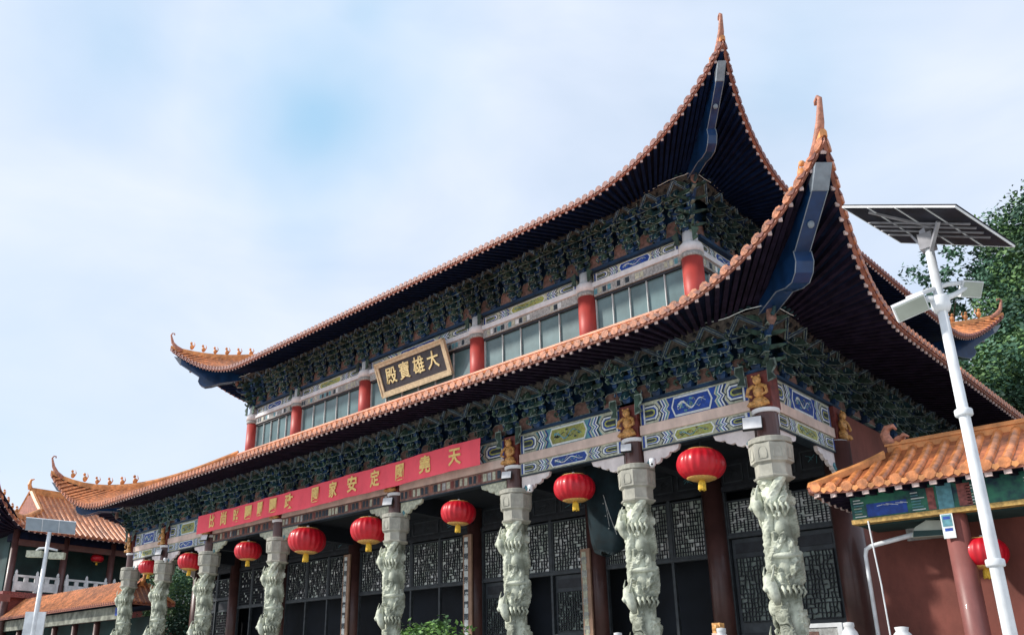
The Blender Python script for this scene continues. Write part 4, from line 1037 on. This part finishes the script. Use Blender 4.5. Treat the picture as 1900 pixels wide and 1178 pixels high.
def head(c, r, yaw, tilt, w, h, roll=0):
    m = MB().use('wmetal'); m.box(-w/2, w/2, -.0, .05, -h/2, h/2); m2 = MB().use('lampface'); m2.box(-w/2+.012, w/2-.012, -.012, 0, -h/2+.012, h/2-.012)
    R = Matrix.Rotation(yaw, 3, 'Z') @ Matrix.Rotation(tilt, 3, 'X') @ Matrix.Rotation(roll, 3, 'Y')
    for q in (m, m2): q.v = [tuple(R @ Vector(v)+Vector(c)) for v in q.v]
    o = m.build('lamp_head', lp); m2.build('lamp_glass', o)
head(rv*.32+Vector((0,0,5.13)), 0, .82, .55, .19, .155, .05)
head(rv*-.28+Vector((0,0,4.93)), 0, .62, .75, .28, .17, -.42)

# ------------------------------------------------------------------ left solar lamp
l2 = thing('solar_lamp', 'slender white solar street lamp with pale grey panel at the lower left', 'street lamp', (-6.87, -6.16, 0))
m = MB().use('wmetal'); m.tube([(0,0,0), (0,0,6.2)], [.10, .06], 16); m.build('pole', l2, True)
m = MB().use('solarf'); R = Matrix.Rotation(.98, 3, 'Z') @ Matrix.Rotation(.5, 3, 'X') @ Matrix.Rotation(.06, 3, 'Y')
for k in range(3): m.box(-.76+k*.51, -.76+k*.51+.50, -.02, .02, -.20, .20)
m.v = [tuple(R @ Vector(v)+Vector((.02, 0, 6.40))) for v in m.v]; pn = m.build('solar_panel', l2)
m = MB().use('wmetal'); m.box(-.77, .77, -.012, .03, -.212, -.20); m.box(-.77, .77, -.012, .03, .20, .212); m.box(-.262, -.248, -.026, .03, -.21, .21); m.box(.248, .262, -.026, .03, -.21, .21)
m.v = [tuple(R @ Vector(v)+Vector((.02, 0, 6.40))) for v in m.v]; m.build('panel_frame', pn)
m = MB().use('wmetal'); m.tube([rv*-.40+Vector((0,0,5.52)), rv*-.25+Vector((0,0,5.68)), rv*0+Vector((0,0,5.70)), rv*.35+Vector((0,0,5.62))], .035, 8); m.build('cross_arm', l2, True)
for s, z in ((-.36, 5.50), (.36, 5.45)):
    m = MB().use('cream'); m.box(-.24, .24, -.09, .09, -.10, .10); RR = Matrix.Rotation(.82, 3, 'Z'); m.v = [tuple(RR @ Vector(v)+rv*s+Vector((0,0,z))) for v in m.v]; m.build('lamp_head', l2)
for s in (-.20, .17):
    m = MB().use('wmetal'); m.box(-.13, .13, -.03, .03, 1.6, 3.72); RR = Matrix.Rotation(.82, 3, 'Z'); m.v = [tuple(RR @ Vector(v)+rv*s) for v in m.v]; m.build('side_board', l2)

# ------------------------------------------------------------------ left wing building
wg = thing('left_wing', 'two storey wing with orange tiled roof and white upper balustrade at the far left', 'building', (0, 0, 0))
wy0, wy1 = .7, .7+2.95*5
wroof, wsf, wb = make_roof(wg, 'roof', -40, -32, wy0, wy1, 1.1, 2.3, 10.0, 12.3, 3.0, 1.8, 2.0, .50, .025, 1.7, 4.0, pitch=.34, inner_k=.1, inner_z=10.15, tr=.09, beasts=4, hipbeam=False, hsc=.8)
zr = wb(-4.0)
m = MB().use('ridge'); m.box(-36.15, -35.85, wy0+1.6, wy1-1.6, zr-.1, zr+.4)
for s, y in ((-1, wy0+1.6), (1, wy1-1.6)): m.tube([(-36, y, zr+.3), (-36, y+s*.1, zr+.6), (-36, y+s*.05, zr+.9), (-36, y-s*.15, zr+1.0)], [.16, .13, .08, .03], 8)
m.build('main_ridge', wroof)
for y in (wy0+1.7, wy1-1.7):
    gb = MB().use('fascia'); pts = [(-32+o, wb(o)+.05) for o in [-1.7-2.3*i/8 for i in range(9)]]
    poly = pts+[(-72-x, z) for x, z in pts[::-1][1:]]
    gb.prism(poly, (0, y-.1, 0), (1,0,0), (0,0,1), (0,1,0), .2); gb.build('gable', wroof)
    gb = MB().use('ridge')
    for s in (0, 1):
        P = [(x if not s else -72-x, y, z+.15) for x, z in pts]; gb.tube(P, .16, 6)
    gb.build('gable_ridge', wroof)
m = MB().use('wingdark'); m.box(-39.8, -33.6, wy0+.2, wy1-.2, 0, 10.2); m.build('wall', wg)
m = MB().use('browncol'); m.lathe([(.2, 0), (.2, 10.2)], 16); wc_me = m.mesh('column', True)
for k in range(6): link_mesh('column', wc_me, wg, (-32, wy0+2.95*k, 0))
m = MB().use('browncol'); m.box(-32.15, -31.85, wy0, wy1, 9.3, 9.65); m.use('soffit'); m.box(-33.6, -31.9, wy0, wy1, 9.65, 10.1); m.build('beam', wg)
m = MB().use('pred'); m.box(-33.6, -31.7, wy0-.3, wy1+.3, 6.3, 6.62); m.use('redblock'); m.box(-33.6, -31.9, wy0, wy1, 4.6, 6.3); m.build('floor_band', wg)
m = MB().use('balus')
for k in range(5):
    a0, a1 = wy0+2.95*k+.28, wy0+2.95*(k+1)-.28
    for y in (a0, a1, (a0+a1)/2): m.box(-31.86, -31.68, y-.08, y+.08, 6.62, 7.62); m.lathe([(.07, 7.62), (.09, 7.70), (.06, 7.82), (.01, 7.88)], 8, (-31.77, y))
    m.box(-31.83, -31.71, a0, a1, 7.48, 7.60); m.box(-31.82, -31.72, a0, a1, 6.72, 7.22)
    for j in range(5): y = a0+(a1-a0)*j/4; m.box(-31.83, -31.71, y-.12, y+.12, 7.2, 7.5)
m.build('balustrade', wg)
m = MB().use('maroon'); m.box(-31.4, -31.2, -1.9, wy0, 6.0, 6.4); m.box(-31.42, -31.18, -2.1, -1.9, 0, 6.5); m.build('side_beam', wg)

# left gallery roof in front
gl = thing('covered_gallery', 'low covered gallery with plain orange roof leading to the left end of the hall', 'gallery', (0, 0, 0))
groof, gs, gbb = make_roof(gl, 'roof', -36, -16.2, .95, 2.45, .5, .55, 4.98, 5.02, .8, 1.5, 2, .80, .10, .75, .42, pitch=.24, inner_k=.05, inner_z=5.0, tr=.045, beasts=0, hipbeam=False, horn=False, hipw=.09, hiph=.16, rafters=False)
m = MB().use('ridge'); m.box(-35.5, -16.6, 1.62, 1.78, 5.9, 6.12); m.tube([(-16.7, 1.7, 6.0), (-16.5, 1.7, 6.15), (-16.5, 1.7, 6.35), (-16.65, 1.7, 6.4)], [.1, .09, .06, .02], 8); m.build('main_ridge', groof)
m = MB().use('gfascia'); m.box(-36, -16.1, .85, 1.0, 4.40, 4.95)
m.use('pblue'); m.box(-17.2, -16.4, .84, .85, 4.55, 4.9); m.build('painted_board', gl)
m = MB().use('browncol'); m.lathe([(.15, 0), (.15, 4.4)], 14); gc = m.mesh('column', True)
for k in range(8): link_mesh('column', gc, gl, (-17+-2.6*k, 1.1, 0))
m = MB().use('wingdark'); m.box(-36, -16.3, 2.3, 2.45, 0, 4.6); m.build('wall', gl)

# ------------------------------------------------------------------ ground, hill, trees
g = MB().use('paving'); g.add([(-400,-400,0), (400,-400,0), (400,400,0), (-400,400,0)], [(0,1,2,3)]); tag(g.build('ground'), kind='structure')
h = MB().use('grass'); n = 40; vs = []
for i in range(n+1):
    for j in range(n+1):
        x = -70+150*i/n; y = 32+110*j/n
        z = -.3 + 15*max(0, 1-((x-26)/34)**2)**1.0*min(1, max(0, (y-33)/16)) + 1.2*math.sin(x*.3)*math.cos(y*.2)*(1 if y > 38 else 0)
        if y < 34: z = -.3
        vs.append((x, y, z))
h.add(vs, [(i*(n+1)+j, (i+1)*(n+1)+j, (i+1)*(n+1)+j+1, i*(n+1)+j+1) for i in range(n) for j in range(n)]); tag(h.build('hillside', None, True), kind='structure')

def crown_mesh(seed, r, hgt, leaf, nclump, perc, mats=('leaf', 'leaf2')):
    rnd = random.Random(seed); b = MB()
    for c in range(nclump):
        # clump centre within an uneven ellipsoid, mostly near the shell
        while True:
            p = Vector((rnd.uniform(-1,1), rnd.uniform(-1,1), rnd.uniform(-1,1)))
            if .35 < p.length < 1: break
        p = Vector((p.x*r, p.y*r, p.z*hgt)); cr = r*rnd.uniform(.16, .34)
        b.use(mats[0] if rnd.random() < .5 else mats[1])
        for k in range(perc):
            d = Vector((rnd.gauss(0,1), rnd.gauss(0,1), rnd.gauss(0,.8))); d.normalize()
            q = p + d*cr*rnd.uniform(.55, 1.05)
            s = leaf*rnd.uniform(.6, 1.3); u = Vector((rnd.gauss(0,1), rnd.gauss(0,1), rnd.gauss(0,.5))).normalized(); w = u.cross(d+Vector((0,0,.4))).normalized() if u.cross(d).length > .01 else Vector((0,0,1))
            b.add([q-u*s*.5, q+w*s*.28, q+u*s*.5, q-w*s*.28], [(0,1,2,3)])
    return b.mesh('crown')
def trunk_mesh(seed, H, r, spread):
    rnd = random.Random(seed); b = MB().use('bark')
    b.tube([(0,0,0), (.1*r,0,H*.3), (-.1*r,.1*r,H*.7), (0,0,H)], [r, r*.8, r*.6, r*.3], 10)
    for k in range(6):
        a = rnd.random()*2*PI; z = H*(.45+.08*k); e = Vector((math.cos(a)*spread, math.sin(a)*spread, z+spread*.8))
        b.tube([(0,0,z), e*.5+Vector((0,0,z*.5+.2)), e], [r*.4, r*.25, r*.08], 7)
    return b.mesh('trunk', True)
CR = [crown_mesh(1, 4.6, 4.2, .27, 110, 250), crown_mesh(2, 4.8, 4.6, .26, 110, 250), crown_mesh(3, 4.2, 5.0, .26, 105, 250)]
CRs = crown_mesh(9, 2.3, 3.0, .34, 30, 42, ('leaf2', 'leaf2'))
TR = trunk_mesh(1, 8.5, .45, 3.0); TRs = trunk_mesh(2, 8, .2, 1.6)
trees = [(14.0, 43, 17.2, 1.0, 'tall green hillside tree reaching the right edge above the solar panel corner'),
         (13.4, 41, 11.6, .9, 'green hillside tree directly behind the rear upturned roof corner'),
         (14.5, 40, 12.0, 1.0, 'broad hillside tree cut by the right picture edge below the tallest crown'),
         (12.2, 37, 8.0, .95, 'low bright green tree below the rear upturned roof corner'),
         (14.0, 36, 7.0, 1.0, 'lowest tree at the right edge just above the eave of the hall'),
         (11.6, 39, 7.4, .85, 'dark green tree behind the hall eave, left in the hillside group'),
         (16.5, 46, 18.0, 1.1, 'highest hillside tree at the right edge, mostly outside the picture')]
for i, (x, y, z, s, lb) in enumerate(trees):
    t = thing('hill_tree', lb, 'tree', (x, y, z), i*1.3, 'trees on the hillside at right'); t.scale = (s, s, s)
    link_mesh('trunk', TR, t, (0, 0, 0)); link_mesh('crown', CR[i % 3], t, (0, 0, 9.5))
t = thing('slender_tree', 'sparse airy tree seen through the gap between the roof and the solar lamp pole', 'tree', (8.0, 42, 17.4)); link_mesh('trunk', TRs, t); link_mesh('crown', CRs, t, (0, 0, 9.4))
t = thing('garden_tree', 'leafy green tree seen through the left end of the porch', 'tree', (-23, 8, 0)); t.scale = (.62, .62, .62); link_mesh('trunk', TR, t); link_mesh('crown', CR[1], t, (0, 0, 10))
t = thing('garden_tree', 'leafy tree behind the covered gallery, hidden low at the far left', 'tree', (-26, 12, 0)); t.scale = (.5, .5, .5); link_mesh('trunk', TR, t); link_mesh('crown', CR[0], t, (0, 0, 10))
# potted tree in front of the porch
t = thing('potted_tree', 'small bright green leafy tree in front of the fourth carved column from right', 'tree', (9.45, -4.7, 0))
m = MB().use('capstone'); m.lathe([(.28, 0), (.42, .1), (.46, .7), (.52, .75), (.52, .85), (.40, .85)], 24); m.build('pot', t, True)
link_mesh('trunk', trunk_mesh(5, 1.3, .05, .35), t, (0, 0, .8)); link_mesh('crown', crown_mesh(6, 1.0, .80, .10, 75, 75, ('leafb', 'leaf')), t, (0.1, 0, 1.95))

# ------------------------------------------------------------------ sky, sun, camera
EL, AZ = math.radians(33), math.radians(205)       # azimuth clockwise from +Y (towards the sun)
AZ = math.radians(229)
w = bpy.data.worlds.new('World'); SC.world = w; w.use_nodes = True; nt = w.node_tree; nt.nodes.clear()
out = nt.nodes.new('ShaderNodeOutputWorld'); bg = nt.nodes.new('ShaderNodeBackground'); bg2 = nt.nodes.new('ShaderNodeBackground'); mx = nt.nodes.new('ShaderNodeMixShader')
sky = nt.nodes.new('ShaderNodeTexSky'); sky.sky_type = 'NISHITA'; sky.sun_disc = False; sky.sun_elevation = EL; sky.sun_rotation = AZ; sky.air_density = 1.0; sky.dust_density = 1.0
bg.inputs['Strength'].default_value = .15
nt.links.new(sky.outputs['Color'], bg.inputs['Color'])
bg2.inputs['Color'].default_value = (.635, .725, .88, 1); bg2.inputs['Strength'].default_value = 1.0
tc = nt.nodes.new('ShaderNodeTexCoord'); mp = nt.nodes.new('ShaderNodeMapping'); mp.inputs['Scale'].default_value = (1.0, 1.0, 2.2); mp.inputs['Location'].default_value = (.35, .1, .2)
ns = nt.nodes.new('ShaderNodeTexNoise'); ns.inputs['Scale'].default_value = 2.6; ns.inputs['Detail'].default_value = 5; ns.inputs['Roughness'].default_value = .5; ns.inputs['Distortion'].default_value = .4
nt.links.new(tc.outputs['Generated'], mp.inputs['Vector']); nt.links.new(mp.outputs['Vector'], ns.inputs['Vector'])
ns2 = nt.nodes.new('ShaderNodeTexNoise'); ns2.inputs['Scale'].default_value = 5; ns2.inputs['Detail'].default_value = 3
nt.links.new(tc.outputs['Generated'], ns2.inputs['Vector'])
def mth(op, a, b_=None, cl=False):
    n = nt.nodes.new('ShaderNodeMath'); n.operation = op; n.use_clamp = cl
    for q, v in enumerate((a, b_)):
        if v is None: continue
        if isinstance(v, (int, float)): n.inputs[q].default_value = v
        else: nt.links.new(v, n.inputs[q])
    return n.outputs[0]
# openings in the thin cloud where the blue shows through
gap = None
for d, r, k in (((-.665, .438, .605), .16, .42), ((-.58, .442, .684), .14, .25), ((-.744, .248, .62), .14, .18), ((-.27, .764, .587), .13, .16)):
    d = Vector(d).normalized(); vm = nt.nodes.new('ShaderNodeVectorMath'); vm.operation = 'DISTANCE'; vm.inputs[1].default_value = d
    nt.links.new(tc.outputs['Generated'], vm.inputs[0])
    dist = mth('ADD', vm.outputs['Value'], mth('MULTIPLY', mth('SUBTRACT', ns2.outputs['Fac'], .5), .22))
    g_ = mth('SUBTRACT', 1.0, mth('DIVIDE', dist, r*1.25), True); g_ = mth('MULTIPLY', mth('POWER', g_, 1.3), k*1.5)
    gap = g_ if gap is None else mth('MAXIMUM', gap, g_)
cl = mth('MULTIPLY', mth('SUBTRACT', .60, ns.outputs['Fac'], True), 1.0)
thin = nt.nodes.new('ShaderNodeMix'); thin.data_type = 'RGBA'; thin.inputs['A'].default_value = (.69, .755, .88, 1); thin.inputs['B'].default_value = (.34, .56, .77, 1)
nt.links.new(mth('ADD', mth('MULTIPLY', gap, 1.5), mth('MULTIPLY', cl, .7), True), thin.inputs['Factor']); nt.links.new(thin.outputs['Result'], bg2.inputs['Color'])
fac = mth('SUBTRACT', .97, mth('MULTIPLY', cl, .5), True)
nt.links.new(fac, mx.inputs['Fac']); nt.links.new(bg.outputs['Background'], mx.inputs[1]); nt.links.new(bg2.outputs['Background'], mx.inputs[2]); nt.links.new(mx.outputs['Shader'], out.inputs['Surface'])
sd = bpy.data.lights.new('sun', 'SUN'); sd.energy = 3.7; sd.angle = math.radians(3); sd.color = (1, .94, .86)
so = bpy.data.objects.new('sun', sd); COL.objects.link(so)
dirv = Vector((math.sin(AZ)*math.cos(EL), math.cos(AZ)*math.cos(EL), math.sin(EL)))
so.rotation_euler = dirv.to_track_quat('Z', 'Y').to_euler(); so.location = (0, -30, 40)

cd = bpy.data.cameras.new('camera'); co = bpy.data.objects.new('camera', cd); COL.objects.link(co); SC.camera = co
yaw, pit, rol, F, px, py = .819, .345, .012, 1578.172, 798.08, 710.10
f = Vector((-math.sin(yaw)*math.cos(pit), math.cos(yaw)*math.cos(pit), math.sin(pit))); rt = f.cross(Vector((0,0,1))).normalized(); up = rt.cross(f)
c, s = math.cos(rol), math.sin(rol); r2 = rt*c+up*s; u2 = -rt*s+up*c
co.matrix_world = Matrix(((r2.x, u2.x, -f.x, CAM.x), (r2.y, u2.y, -f.y, CAM.y), (r2.z, u2.z, -f.z, CAM.z), (0,0,0,1)))
cd.sensor_fit = 'HORIZONTAL'; cd.sensor_width = 36; cd.lens = F/1900*36
cd.shift_x = -(px-950)/1900; cd.shift_y = (py-589)/1900
cd.clip_end = 2000; cd.clip_start = .1
SC.view_settings.view_transform = 'Standard'; SC.view_settings.look = 'None'; SC.view_settings.exposure = 0.3; SC.view_settings.gamma = 1
SC.cycles.max_bounces = 6; SC.cycles.diffuse_bounces = 3
